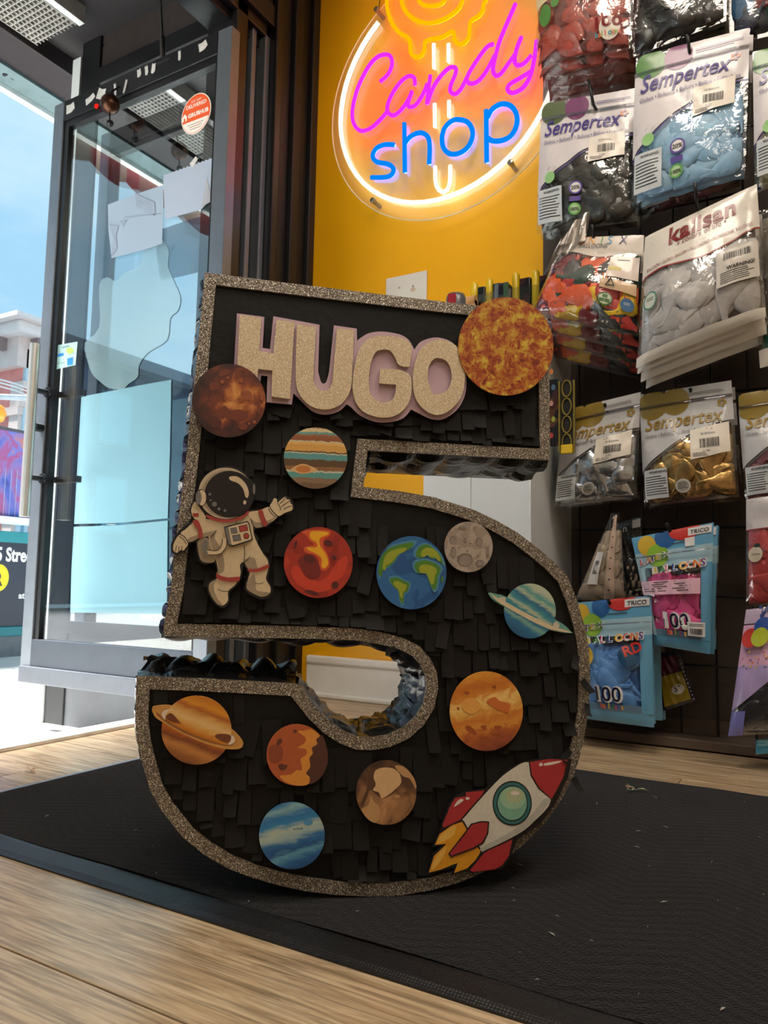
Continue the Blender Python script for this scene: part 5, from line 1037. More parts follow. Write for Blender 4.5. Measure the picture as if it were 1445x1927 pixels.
    def disc(s, name, mt, u, v, r, ry=None, parent=None, n=20):
        f = s.o(); ry = ry or r; g = MB(); rings = [1.0, .6, .25]; vs = [s.S(u, v, f)]
        for k in (.33, .66, 1.0):
            for j in range(n): a = 2*math.pi*j/n; uu, vv = u+r*k*math.cos(a)/s.w, v+ry*k*math.sin(a)/s.h; vs.append(s.S(min(.995, max(.005, uu)), min(.998, max(.002, vv)), f))
        fs = [(0, 1+j, 1+(j+1) % n) for j in range(n)]+[(1+k*n+j, 1+(k+1)*n+j, 1+(k+1)*n+(j+1) % n, 1+k*n+(j+1) % n) for k in range(2) for j in range(n)]
        return part(name, g.add(vs, fs), mt, parent or s.r, smooth=True)
    def text(s, t, mt, u, v, w=None, size=None, shear=0.0, bold=0.0, space=1.0, rot=0.0, parent=None, arc=0.0, umax=1.0):
        f = s.o()+.0012; c, sn = math.cos(rad(rot)), math.sin(rad(rot)); wm = w*s.w if w else None
        def mp(x, y):
            y2 = y+arc*x*x; return s.S(min(umax, u+(x*c-y2*sn)/s.w), v+(x*sn+y2*c)/s.h, f)
        return part('lettering', text_mb(t, mp, shear, bold, space, wm, size), mt, parent or s.r)
    def lines(s, u0, u1, v0, v1, n, mt=None, parent=None, jit=.25, name='fine_print'):
        f = s.o(); g = MB(); dv = (v1-v0)/n; R = s.R
        for i in range(n):
            a, b = v1-dv*i-dv*.36, v1-dv*i; e = u1-(u1-u0)*R.random()*jit; k = 4
            for j in range(k): ua, ub = u0+(e-u0)*j/k, u0+(e-u0)*(j+1)/k; g.add([s.S(ua, a, f), s.S(ub, a, f), s.S(ub, b, f), s.S(ua, b, f)], [(0, 1, 2, 3)])
        return part(name, g, mt or INKB, parent or s.r)
    def barcode(s, u0, u1, v0, v1, n=26, parent=None):
        f = s.o()+.0008; g = MB(); R = s.R; x = 0; seq = []
        while len(seq) < n: a = R.choice((1, 1, 2, 3)); seq.append((x, x+a)); x += a+R.choice((1, 1, 2))
        for a, b in seq: ua, ub = u0+(u1-u0)*a/x, u0+(u1-u0)*b/x; g.add([s.S(ua, v0, f), s.S(ub, v0, f), s.S(ub, v1, f), s.S(ua, v1, f)], [(0, 1, 2, 3)])
        return part('barcode', g, mat('barcode_ink', (26, 24, 26), .5), parent or s.r)
    def sticker(s, u0, u1, v0, v1, skew=0.0, txt=('50 Balloons', '51700')):
        st = s.panel('price_sticker', pr('sticker', (228, 218, 206), .5), lambda u: v0+skew*(u-u0), lambda u: v1+skew*(u-u0), u0, u1, 8, 4, label='white barcode sticker')
        m = v1-v0; w = u1-u0; s.barcode(u0+w*.25, u1-w*.25, v0+m*.36, v0+m*.66, 24, st); s.text(txt[0], INKB, u0+w*.28, v0+m*.80, size=.0075, parent=st); s.text(txt[1], INKB, u0+w*.32, v0+m*.22, size=.0065, parent=st); s.lines(u0+w*.06, u0+w*.45, v0+m*.06, v0+m*.2, 3, parent=st); return st
    def zipbar(s, v, mt):
        f = s.o(); return part('zip_seal', MB().tube([tuple(s.S(i/14, v, f+.001)) for i in range(15)], .0024, 6), mt, s.r)
def behind(bag, n, dy, label, group, dz=0.004, drop=0.0, full=0, bal=0):
    """further bags on the same hook: film, filling and print only"""
    for k in range(1, n+1):
        r = bpy.data.objects.new(bag.r.name.split('.')[0], None); COL.objects.link(r); r.empty_display_size = .05; r.location = bag.r.location+Vector((bag.R.uniform(-.006, .006), dy*k, bag.R.uniform(-dz, dz)-drop*k)); CEN[r.name] = Vector(r.location)
        tag(r, label(k) if callable(label) else label, 'balloon bag', group)
        for ch in bag.r.children:
            st = ch.name.split('.')[0]
            if st in ('film', 'balloon_pile', 'header_print', 'bottom_print') or (st == 'balloon' and k <= bal) or (k <= full and st not in ('balloon', 'fine_print', 'back_film')):
                c = ch.copy(); COL.objects.link(c); c.parent = r
                for g in (ch.children if k <= full else ()): d = g.copy(); COL.objects.link(d); d.parent = c
HK = BW
def hook(x, y, Yf, label, up=.03, side=0.0):
    p = onY(x, y, Yf); r = tag(empty('peg_hook', (p.x, GYY, p.z)), label, 'hook', 'peg hooks on the grid')
    part('hook_arm', MB().tube([(p.x, GYY-.004, p.z-.006), (p.x, Yf+.02, p.z-.004), (p.x+side*.3, Yf+.004, p.z+.002), (p.x+side, Yf-.012, p.z+up)], .0042, 8), HK, r, smooth=True)
    part('hook_plate', MB().box((p.x-.012, GYY-.012, p.z-.03), (p.x+.012, GYY-.004, p.z+.02)), HK, r)
ORD = {1: 'second', 2: 'third', 3: 'fourth', 4: 'fifth', 5: 'sixth'}
# ---- printed-header bags (same maker's layout, different colours)
def semp(label, quad, Y, seed, main, ink, sub, c1, c2, fill, lat, bulge=.032, seals=True, stk=(.55, .90, .44, .64), n=26, flower=None, nb=2, what='', tx=(.06, .725, .80), warn=True, skew=.1, cv=.915):
    b = Bag(label, quad, Y, bulge, seed)
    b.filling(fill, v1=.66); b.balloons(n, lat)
    arch = lambda u: .30+.36*math.sin(min(1, max(0, u))*1.5)**.9
    b.panel('header_print', main, arch, .855)
    b.panel('header_print', main, .885, .995, .30 if c1 else 0.0, 1.0, 14, 4)
    b.panel('arc_line', sub, lambda u: arch(u)-.028, lambda u: arch(u)-.014, 0, 1, 20, 1)
    b.disc('print_circle', c1, .15, cv, .040, .040); b.disc('print_circle', c2, .40, cv+.005, .036, .038)
    b.zipbar(.872, glassmat('zip_plastic', (230, 230, 235), .2, rough=.15, maxr=.7)); b.zipbar(.862, glassmat('zip_plastic', (230, 230, 235), .2, rough=.15, maxr=.7))
    b.text('Sempertex', ink, tx[0], tx[1], w=tx[2], size=b.h*.17, shear=.25, bold=.012)
    b.text('Globos \u2022 Balloons \u2022 Ballons \u2022 Bal\u00f5es \u2022 Luftballons', sub, .06, tx[1]-.07, w=.88, size=b.h*.046)
    for k in range(5): a = 2*math.pi*k/5; b.disc('flower_mark', (flower or [ink])[k % len(flower or [1])], .89+.0075*math.cos(a)/b.w, .815+.0075*math.sin(a)/b.h, .0042, n=10)
    b.lines(.55, .97, .905, .935, 2, sub)
    b.sticker(*stk, skew=skew)
    if warn:
        wp_ = b.panel('warning_label', pr('warn', (196, 200, 204), .4), .05, .30, .03, .29, 8, 6); b.text('WARNING:', INKB, .09, .265, size=.0095, bold=.02, parent=wp_); b.lines(.045, .28, .07, .24, 8, parent=wp_)
    if seals:
        pu = pr('seal_purple', (96, 76, 150)); b.disc('seal', pu, .43, .27, .019); b.disc('seal', pr('seal_white', (226, 222, 220)), .43, .27, .0145); b.text('20%', INKB, .385, .255, w=.09, bold=.02); b.panel('seal_ribbon', pu, .17, .205, .37, .48, 4, 2)
        gg = pr('seal_green', (104, 168, 84)); b.disc('seal', gg, .42, .115, .017); b.disc('seal', pr('seal_mint', (176, 204, 156)), .42, .115, .0125); b.text('100%', INKB, .375, .10, w=.09, bold=.02); b.disc('seal', pr('seal_leaf', (150, 196, 130)), .16, .375, .016)
    else:
        b.disc('seal', pr('seal_silver', (180, 178, 172)), .45, .13, .018); b.disc('seal', pr('seal_dull', (146, 142, 134)), .45, .13, .014); b.lines(.40, .50, .10, .16, 4)
    if nb: behind(b, nb, .030, lambda k: '%s hidden behind the front one on its hook, %s from the front' % (what, ORD[k]), 'bags hung behind '+what)
    return b
LILW = pr('lilac_white', (212, 204, 206)); PURP = pr('purple_ink', (66, 52, 130)); PURS = pr('purple_sub', (92, 80, 132)); GRN = pr('leaf_green', (84, 132, 66)); PLM = pr('plum', (120, 58, 104))
FLW = [pr('fl_orange', (218, 112, 60)), pr('fl_plum', (110, 60, 110)), pr('fl_red', (190, 70, 60))]
Y1 = 2.03
# row 2
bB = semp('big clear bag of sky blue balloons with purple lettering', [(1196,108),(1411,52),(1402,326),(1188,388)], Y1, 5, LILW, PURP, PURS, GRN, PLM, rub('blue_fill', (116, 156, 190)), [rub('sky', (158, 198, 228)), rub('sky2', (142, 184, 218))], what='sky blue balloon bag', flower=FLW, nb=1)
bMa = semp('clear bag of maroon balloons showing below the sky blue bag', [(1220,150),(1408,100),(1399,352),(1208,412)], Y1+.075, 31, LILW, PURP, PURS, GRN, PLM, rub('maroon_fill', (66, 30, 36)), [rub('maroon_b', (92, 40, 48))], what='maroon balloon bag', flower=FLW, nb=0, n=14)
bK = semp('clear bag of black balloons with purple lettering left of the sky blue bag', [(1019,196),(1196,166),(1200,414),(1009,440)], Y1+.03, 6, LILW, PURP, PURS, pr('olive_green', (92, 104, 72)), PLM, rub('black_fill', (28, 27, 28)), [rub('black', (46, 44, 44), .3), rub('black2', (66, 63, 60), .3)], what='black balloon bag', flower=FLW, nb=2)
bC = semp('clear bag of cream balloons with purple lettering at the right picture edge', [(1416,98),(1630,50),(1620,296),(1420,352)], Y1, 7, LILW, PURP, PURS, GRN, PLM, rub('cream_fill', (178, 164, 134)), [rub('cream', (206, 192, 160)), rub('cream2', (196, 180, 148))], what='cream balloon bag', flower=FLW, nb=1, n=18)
# row 4
SILW = pr('silver_white', (190, 188, 190)); GOLDI = pr('gold_ink', (150, 118, 30)); GRYS = pr('grey_sub', (96, 92, 90)); GOC = pr('gold_circle', (136, 112, 40))
Y4 = 2.10
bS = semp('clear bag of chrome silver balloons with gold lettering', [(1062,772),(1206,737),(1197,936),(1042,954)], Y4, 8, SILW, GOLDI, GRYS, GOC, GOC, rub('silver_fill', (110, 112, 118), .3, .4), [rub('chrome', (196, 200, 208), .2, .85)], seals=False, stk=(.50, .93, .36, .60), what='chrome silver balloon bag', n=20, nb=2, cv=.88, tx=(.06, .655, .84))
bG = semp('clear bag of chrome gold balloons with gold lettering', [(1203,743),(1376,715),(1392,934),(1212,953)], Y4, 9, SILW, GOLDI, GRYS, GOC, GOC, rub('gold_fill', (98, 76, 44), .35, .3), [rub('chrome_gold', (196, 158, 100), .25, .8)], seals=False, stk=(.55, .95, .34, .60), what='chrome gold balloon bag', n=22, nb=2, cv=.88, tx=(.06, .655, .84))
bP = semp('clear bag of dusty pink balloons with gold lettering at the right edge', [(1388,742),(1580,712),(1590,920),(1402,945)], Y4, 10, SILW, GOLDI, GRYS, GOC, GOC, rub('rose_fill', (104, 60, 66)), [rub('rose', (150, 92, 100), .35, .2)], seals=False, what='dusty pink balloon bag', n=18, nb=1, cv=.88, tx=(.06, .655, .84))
# row 1: red bag with 100 balloons drop
bR = Bag('glossy bag of terracotta red balloons marked 100 balloons', [(1010,-120),(1198,-150),(1188,88),(1008,132)], Y1, .038, 11)
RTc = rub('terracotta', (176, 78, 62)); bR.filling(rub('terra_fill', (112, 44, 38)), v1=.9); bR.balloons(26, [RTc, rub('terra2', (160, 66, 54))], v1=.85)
bR.panel('header_print', pr('cream_strip', (214, 196, 150)), lambda u: .40+.14*(u/.5), lambda u: .49+.16*(u/.5), .02, .46, 8, 3); bR.text('BA', pr('dark_red_ink', (120, 26, 30)), .05, .53, size=.055, bold=.03, rot=12); bR.text('SOLID', pr('amber_ink', (206, 140, 50)), .15, .475, size=.022, bold=.01, rot=16); bR.lines(.16, .34, .455, .467, 1)
bR.disc('balloon_print', GRN, .13, .34, .020, .030); bR.disc('balloon_print', GRN, .24, .41, .013, .014)
bR.disc('print_drop', pr('drop_white', (222, 208, 192)), .80, .145, .030, .033); bR.text('100', pr('dark_red_ink', (120, 26, 30)), .66, .15, w=.26, size=.040, bold=.03)
for i, ch in enumerate('balloons'): bR.text(ch, pr('let%d' % (i % 4), [(60, 150, 170), (206, 110, 60), (120, 170, 80), (210, 80, 70)][i % 4]), .655+.033*i, .09, size=.02, bold=.02)
behind(bR, 5, .030, lambda k: 'terracotta red balloon bag hidden behind the front one on its hook, %s from the front' % ORD[k], 'bags hung behind terracotta red bag', drop=.017, bal=1)
bD = Bag('dark bag of black balloons cut by the top picture edge', [(1196,-160),(1372,-190),(1366,36),(1188,106)], Y1+.02, .036, 12); bD.filling(rub('black_fill', (28, 27, 28)), v1=.9); bD.balloons(18, [rub('black', (46, 44, 44), .3)], v1=.8); bD.panel('header_print', pr('smoke', (120, 108, 108)), .55, .8); bD.lines(.3, .9, .60, .72, 4, LILW)
behind(bD, 2, .03, lambda k: 'dark black-balloon bag at the top edge behind another, %s from the front' % ORD[k], 'bags hung behind dark top bag')
bM = Bag('dim bag of mixed jewel coloured balloons at the top right corner', [(1368,-160),(1560,-190),(1560,40),(1372,82)], Y1+.05, .034, 13); bM.filling(rub('navy_fill', (26, 28, 38)), v1=.92); bM.balloons(16, [rub('navy', (30, 34, 60)), rub('jewel_red', (120, 40, 40)), rub('jewel_green', (40, 70, 50)), rub('jewel_blue', (40, 90, 130))], v1=.9)
# row 3: mixed bag, metallic white bag, grey bag
bX = Bag('crumpled bag of bright mixed colour balloons with rainbow lettering', [(1062,448),(1212,442),(1206,636),(998,592)], Y1+.01, .045, 14)
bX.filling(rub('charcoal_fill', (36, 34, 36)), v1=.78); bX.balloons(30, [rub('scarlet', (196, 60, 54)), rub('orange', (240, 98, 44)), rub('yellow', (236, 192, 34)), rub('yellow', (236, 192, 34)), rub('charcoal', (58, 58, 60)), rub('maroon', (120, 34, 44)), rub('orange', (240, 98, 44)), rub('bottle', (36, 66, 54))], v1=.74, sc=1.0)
bX.panel('header_print', pr('warm_white', (214, 200, 188)), lambda u: .78+.03*math.sin(u*9), .995)
for ch, uu, cc in (('U', .22, (216, 90, 60)), ('N', .34, (226, 150, 60)), ('I', .50, (110, 160, 90)), ('S', .58, (90, 150, 190)), ('X', .72, (52, 44, 92))): bX.text(ch, pr('u'+ch, cc), uu, .90, size=.036)
bX.text('BALLOONS', pr('grey_sub', (96, 92, 90)), .25, .855, w=.34)
w_ = bX.panel('paper_label', pr('label_warm', (218, 200, 188)), .52, .76, .66, .97, 8, 5, label='white paper label'); bX.lines(.74, .9, .70, .725, 1, parent=w_); bX.panel('label_fade', pr('label_yellow', (222, 206, 130)), .60, .64, .67, .80, 4, 2, parent=w_)
w_ = bX.panel('paper_label', pr('label_tan', (212, 178, 142)), lambda u: .40-.10*(u-.62), lambda u: .50-.06*(u-.62), .62, .96, 8, 4, label='tan warning label'); f = bX.o(); bX.panel('warning_sign', INKB, .425, .427, .68, .74, 2, 1, parent=w_); bX.text('!', INKB, .705, .43, size=.018, bold=.01, parent=w_); bX.text('\u25b3', INKB, .67, .42, size=.03, parent=w_)
bX.disc('recycle_seal', pr('rec_green', (60, 100, 50)), .69, .28, .0185); bX.disc('recycle_seal', pr('rec_pale', (190, 196, 160)), .69, .28, .0145)
for k in range(3): a = rad(90+120*k); bX.panel('recycle_arrow', pr('rec_green', (60, 100, 50)), .28+.0075*math.sin(a)/bX.h-.018, .28+.0075*math.sin(a)/bX.h+.018, .69+.0075*math.cos(a)/bX.w-.022, .69+.0075*math.cos(a)/bX.w+.022, 2, 2)
bX.disc('blue_seal', pr('blue_seal', (70, 110, 150)), .89, .26, .0165); bX.lines(.86, .92, .25, .28, 2, LILW)
g = MB()                                                   # gathered plastic above the mixed bag
tp = [onY(x, y, Y1+.012) for x, y in ((1095,398),(1112,440),(1150,440),(1188,446),(1212,470))]
a_, b_ = onY(1028, 470, Y1+.01), onY(1062, 448, Y1+.01)
part('gathered_top', MB().grid(14, 8, lambda u, v: (lambda lo, hi: lo.lerp(hi, v)+Vector((0, -.010*math.sin(u*17)*math.sin(v*3.1), 0)))(onY(1020+(1100-1020)*u, 520-70*u, Y1-.004), onY(1048+62*u, 462-66*math.sin(u*1.4), Y1+.002))), glassmat('milky_film', (214, 210, 208), .16, rough=.2, bump=.8, bscale=30, maxr=.6), bX.r, smooth=True)
part('gathered_top', MB().grid(8, 8, lambda u, v: (lambda lo, hi: lo.lerp(hi, v)+Vector((0, -.006*math.sin(u*9), 0)))(onY(1052+50*u, 462-8*u, Y1+.0), onY(1080+24*u, 418-16*u, Y1+.006))), pr('warm_white', (214, 200, 188)), bX.r, smooth=True)
behind(bX, 3, .04, lambda k: 'bag of mixed colour balloons hanging behind the crumpled front one, %s from the front' % ORD[k], 'bags hung behind mixed colour bag', drop=.030, bal=3)
bW = Bag('tall silver white bag of pale grey balloons with red wave lettering', [(1214,446),(1424,346),(1442,600),(1198,696)], Y1-.02, .050, 15, top=.5)
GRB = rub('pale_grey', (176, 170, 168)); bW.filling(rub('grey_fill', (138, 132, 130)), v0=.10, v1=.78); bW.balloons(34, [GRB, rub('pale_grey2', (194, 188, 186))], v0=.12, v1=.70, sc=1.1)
PEARL = pr('pearl', (214, 206, 196), .25); wave = lambda u: .64+.035*math.sin(u*7+.6)
bW.panel('header_print', PEARL, wave, .995, nv=14); bW.panel('red_wave', pr('wave_red', (146, 52, 48)), lambda u: wave(u)-.012, lambda u: wave(u), 0, 1, 30, 1)
bW.text('kalisan', pr('deep_red', (122, 32, 32)), .24, .83, w=.58, size=.062, bold=.035, space=1.08); bW.text('\u2022 colors of life \u2022', pr('deep_red', (122, 32, 32)), .32, .785, w=.42, size=.020); bW.text('BALLOON \u2022 GLOBO \u2022 BALLON \u2022 PALLONCINO \u2022 PROFESSIONAL BALLOONS', pr('deep_red', (122, 32, 32)), .05, .69, w=.9, size=.013)
for k in range(26): bW.disc('print_dot', pr('dot_brown', (150, 116, 104)), bW.R.uniform(.05, .95), bW.R.uniform(.68, .96), .0012, n=6)
lb_ = bW.panel('barcode_label', pr('label_clearwhite', (206, 198, 190), .3), .30, .56, .66, .98, 8, 6, label='white printed warning and barcode panel'); bW.barcode(.72, .93, .48, .53, 26, lb_); bW.text('WARNING!', INKB, .74, .405, w=.21, bold=.03, parent=lb_); bW.lines(.69, .96, .31, .395, 6, parent=lb_)
bW.disc('recycle_seal', pr('seal_teal', (70, 120, 100)), .11, .44, .018, .024); bW.disc('recycle_seal', pr('seal_pale', (186, 190, 180)), .11, .44, .0145, .020); bW.lines(.08, .14, .43, .46, 2)
bW.panel('bottom_print', PEARL, .005, .075, nv=3)
behind(bW, 3, .035, lambda k: 'silver white bag of pale grey balloons behind the tall front one, %s from the front' % ORD[k], 'bags hung behind silver white bag', drop=.010)
bV = Bag('plain translucent white bag sliver beside the tall silver white bag', [(1426,398),(1600,350),(1600,560),(1440,600)], Y1+.03, .03, 16, top=.5); bV.filling(rub('milk', (150, 140, 130)), v1=.95)
bE = Bag('dark green balloon bag sliver below the tall silver white bag', [(1424,612),(1600,560),(1600,660),(1430,694)], Y1+.05, .02, 17); bE.filling(rub('emerald', (30, 84, 62)), v0=.4, v1=.98); bE.panel('bottom_print', pr('warm_white', (214, 200, 188)), .01, .4)
# ---- row 5 and 6: small sachets with coloured headers
MULTI = [(206, 60, 50), (226, 120, 40), (96, 56, 120), (214, 186, 40), (50, 120, 60), (190, 50, 110), (40, 90, 160), (222, 170, 30)]
WT = pr('paper_white', (216, 214, 216))
def letters(b, s_, u, v, du, size, off=0, rise=0.0, mi=0):
    for i, ch in enumerate(s_):
        if ch == ' ': continue
        b.text(ch, WT, u+du*i, v+rise*i, size=size, bold=.07, shear=.08); b.text(ch, pr('m%d' % ((i+mi) % 8), MULTI[(i+mi) % 8]), u+du*i, v+rise*i, size=size, bold=.02, shear=.08)
def latex(label, quad, Y, seed, bal, fillc, what, nb=2, n=16, big=True, hide_left=0.0):
    b = Bag(label, quad, Y, .026, seed, top=.45); b.filling(fillc, .10, .86, .10, .62); b.balloons(n, [bal], .16, .78, .14, .60, sc=.8)
    BL = pr('sky_border', (96, 158, 196)); bp = pr('pale_border', (156, 190, 206))
    b.panel('header_print', BL, .84, .995, 0, 1, 14, 5); b.panel('header_print', bp, .70, .84, 0, 1, 14, 4)
    b.panel('bottom_print', BL, .005, .10, 0, 1, 14, 3); b.panel('bottom_print', pr('grey_blue', (96, 128, 156)), .10, .16, 0, 1, 14, 2); b.panel('side_print', BL, .10, .70, .86, 1.0, 4, 10); b.panel('side_print', pr('pale_border', (156, 190, 206)), .10, .70, 0, .10, 3, 10)
    for (u, v, rx, ry, c) in ((.18, .90, .020, .028, (206, 170, 50)), (.30, .80, .024, .03, (140, 182, 60)), (.42, .95, .022, .028, (40, 90, 150)), (.66, .97, .032, .022, (190, 50, 46))): b.disc('balloon_print', pr('bp%d' % c[0], c), u, v, rx, ry)
    b.panel('logo_plate', WT, .925, .985, .70, .98, 4, 2); b.text('TRICO', INKB, .73, .938, w=.22, bold=.02, shear=.1); b.lines(.5, .8, .865, .885, 1)
    if big: b.panel('price_tag', WT, .84, .91, .66, .78, 2, 2)
    letters(b, 'LATEX', .05, .735, .075, .021, rise=.010); letters(b, 'BALLOONS', .20, .645, .094, .0245, mi=3, rise=.004)
    b.text('100', WT, .28, .185, size=.052, bold=.07); b.text('100', pr('navy100', (26, 28, 58)), .28, .185, size=.052, bold=.01)
    for i, ch in enumerate('balloons'): b.text(ch, pr('m%d' % (i % 8), MULTI[i % 8]), .32+.04*i, .125, size=.020, bold=.02)
    b.zipbar(.80, glassmat('zip_plastic', (230, 230, 235), .2, rough=.15, maxr=.7))
    if big:
        w2_ = b.panel('warning_strip', pr('pink_strip', (212, 168, 186), .4), .46, .58, .02, .86, 12, 4); b.lines(.05, .84, .475, .57, 5, parent=w2_); s_ = b.panel('barcode_label', WT, .13, .24, .66, .93, 6, 4); b.barcode(.70, .90, .145, .19, 20, s_); b.lines(.69, .91, .20, .225, 2, parent=s_)
    else:
        b.disc('balloon_print', pr('bp206', (206, 170, 50)), .20, .55, .020, .026); b.disc('balloon_print', pr('navyb', (32, 74, 110)), .74, .55, .026, .026); b.text('RD', pr('m0', MULTI[0]), .70, .54, size=.035, bold=.03, rot=20)
    behind(b, nb, .05, lambda k: '%s behind the front one on its hook, %s from the front' % (what, ORD[k]), 'sachets hung behind '+what, full=2)
    return b
bL = latex('blue edged sachet of hot pink latex balloons marked 100', [(1188,1012),(1343,982),(1336,1232),(1232,1214)], 2.06, 20, rub('hot_pink', (240, 90, 160)), rub('pink_fill', (190, 50, 110)), 'pink latex balloon sachet', nb=3)
bN = latex('blue edged sachet of light blue balloons marked 100, lowest beside the pinata', [(1066,1136),(1226,1120),(1231,1370),(1096,1352)], 2.04, 21, rub('baby_blue', (104, 158, 226)), rub('baby_fill', (70, 110, 170)), 'light blue balloon sachet', nb=3, big=False)
bQ = Bag('slim cellophane bag of cream balloons hanging edge on under the silver bag', [(1150,966),(1166,964),(1178,1132),(1082,1128)], 2.13, .03, 22, top=.8); bQ.filling(rub('cream_dull', (178, 160, 140)), v1=.8); bQ.balloons(10, [rub('cream_dull', (178, 160, 140))], v1=.6, sc=.8)
bQ.panel('header_print', pr('beige_strip', (190, 166, 150)), .02, .97, .58, .80, 6, 16)
for k in range(7): bQ.disc('print_dot', INKB, .69, .12+.12*k, .0022, n=8)
bQ.panel('price_sticker', WT, .18, .55, .18, .42, 4, 6); bQ.barcode(.24, .36, .30, .45, 10)
bU = Bag('black card packet with white lettering behind the pink sachet', [(1160,985),(1206,972),(1210,1130),(1150,1128)], 2.19, .012, 23); bU.filling(rub('black_fill', (28, 27, 28)), v1=.97, d=.004); bU.text('n', WT, .30, .86, size=.028); bU.panel('price_sticker', WT, .88, .98, .66, .98, 3, 2); bU.balloons(6, [rub('cream_dull', (178, 160, 140))], v1=.4, sc=.7)
# yellow star packet low behind the blue sachet
bY = Bag('yellow and navy star packet marked 5 inch, low behind the light blue sachet', [(1236,1232),(1276,1222),(1312,1318),(1248,1338)], 2.17, .008, 24, film=False)
bY.panel('packet_print', pr('navy_edge', (28, 26, 52)), 0, 1, off=.0); bY.panel('packet_print', pr('packet_yellow', (150, 130, 30)), .06, .60, .06, .86, off=.002); bY.panel('packet_print', pr('packet_plum', (96, 30, 62)), .62, .92, .08, .80, off=.002); bY.k = 10; bY.disc('size_oval', WT, .58, .30, .016, .013); bY.text('5"', INKB, .46, .27, size=.020, bold=.01)
for k in range(12): bY.disc('print_star', WT, .93, .05+.075*k, .0016, n=6)
bZ = Bag('red balloon bag with white top at the right picture edge', [(1404,938),(1560,918),(1570,1125),(1404,1143)], 2.02, .03, 25, top=.7); RC = rub('coral', (190, 72, 72)); bZ.filling(rub('coral_fill', (134, 44, 48)), v1=.70); bZ.balloons(20, [RC], v1=.66); bZ.panel('header_print', pr('grey_white', (186, 180, 182)), .70, .99); bZ.panel('red_line', pr('wave_red', (146, 52, 48)), .695, .705)
bZ.disc('leaf_seal', pr('seal_cream', (196, 182, 160)), .12, .47, .016, .018); bZ.disc('leaf_seal', pr('seal_dark', (40, 50, 36)), .14, .55, .007, .005); bZ.text('Olive', INKB, .075, .46, w=.10, shear=.2)
for k in range(14): bZ.disc('print_dot', pr('dot_brown', (150, 116, 104)), bZ.R.uniform(.03, .5), bZ.R.uniform(.72, .96), .0012, n=6)
bT = Bag('pink and lilac confetti print bag with black balloons at lower right edge', [(1404,1146),(1580,1128),(1580,1372),(1370,1386)], 2.00, .03, 26, top=.5); bT.filling(rub('black_fill', (28, 27, 28)), .10, .96, .02, .36); bT.balloons(12, [rub('black_gloss', (58, 58, 62), .18)], .16, .8, .06, .34, sc=1.1)
bT.panel('header_print', pr('lilac_head', (190, 170, 196)), .88, .995); bT.text('WST', pr('navy_ink', (30, 50, 110)), .14, .915, size=.040, bold=.05, shear=.15)
bT.panel('header_print', pr('confetti_pink', (214, 166, 196)), lambda u: .55, .87); bT.panel('header_print', pr('confetti_lilac', (176, 156, 204)), lambda u: .20+.30*min(1, u*2.2), .55); bT.panel('bottom_print', pr('confetti_blue', (120, 120, 190)), .005, lambda u: .20, 0, .14, 4, 4)
for k in range(60): bT.disc('confetti_dot', pr('m%d' % (k % 8), MULTI[k % 8]), bT.R.uniform(.03, .55), bT.R.uniform(.52, .74), bT.R.uniform(.0012, .0026), n=5)
for (u, v, c) in ((.10, .77, (200, 60, 50)), (.22, .85, (40, 80, 160)), (.20, .77, (180, 190, 50))): bT.disc('balloon_print', pr('bq%d' % c[0], c), u, v, .020, .022)
bO = Bag('small bright blue packet corner under the confetti bag', [(1422,1392),(1500,1386),(1500,1414),(1422,1420)], 2.03, .004, 27, film=False, cat='packet'); bO.panel('packet_print', pr('bright_blue', (80, 170, 214), .15), 0, 1); bO.panel('glare_strip', pr('pale_blue_glare', (150, 210, 230), .15), .55, .95, .05, .4)
# hooks carrying the bags
for (x, y, Yf, up, side, lb) in ((1118,196,Y1+.0,.07,-.012,'black peg hook with raised tip above the black balloon bag'), (1296,92,Y1-.02,.03,0,'black peg hook through the sky blue bag'), (1309,372,Y1-.06,.035,0,'black peg hook through the tall silver white bag'), (1116,446,Y1+.0,.03,0,'black peg hook above the crumpled mixed bag'), (1262,1000,2.05,.02,-.008,'black peg hook through the pink sachet'), (1147,1138,2.03,.012,.0,'black peg hook through the light blue sachet'), (1300,742,Y4,.012,0,'black peg hook through the chrome gold bag'), (1140,770,Y4,.012,0,'black peg hook through the chrome silver bag')):
    hook(x, y, Yf, lb, up, side)
# ================================================================== OUTSIDE
sw_ = struct(part('sidewalk', MB().box((-5.6, -14, -.4), (-1.845, 16, -.153)), mat('walk_joint', (120, 118, 112), .9)))
sw_['label'] = 'pale concrete sidewalk outside the shop'
WALK = mat('walk_concrete', (214, 214, 208), .85, var=.08, vscale=2.5, bump=.25, bscale=60)
y = -6.0
while y < 9:
    for xa, xb in ((-5.6, -4.4), (-4.4, -3.1), (-3.1, -1.846)): bx('paving_slab', (xa+.006, y+.006, -.155), (xb-.006, y+1.494, -.15), WALK, sw_)
    y += 1.5
struct(tag(bx('street', (-15.0, -40, -.45), (-5.6, 60, -.28), mat('asphalt', (104, 106, 110), .9, var=.1, vscale=3)), 'grey asphalt street beyond the sidewalk'))
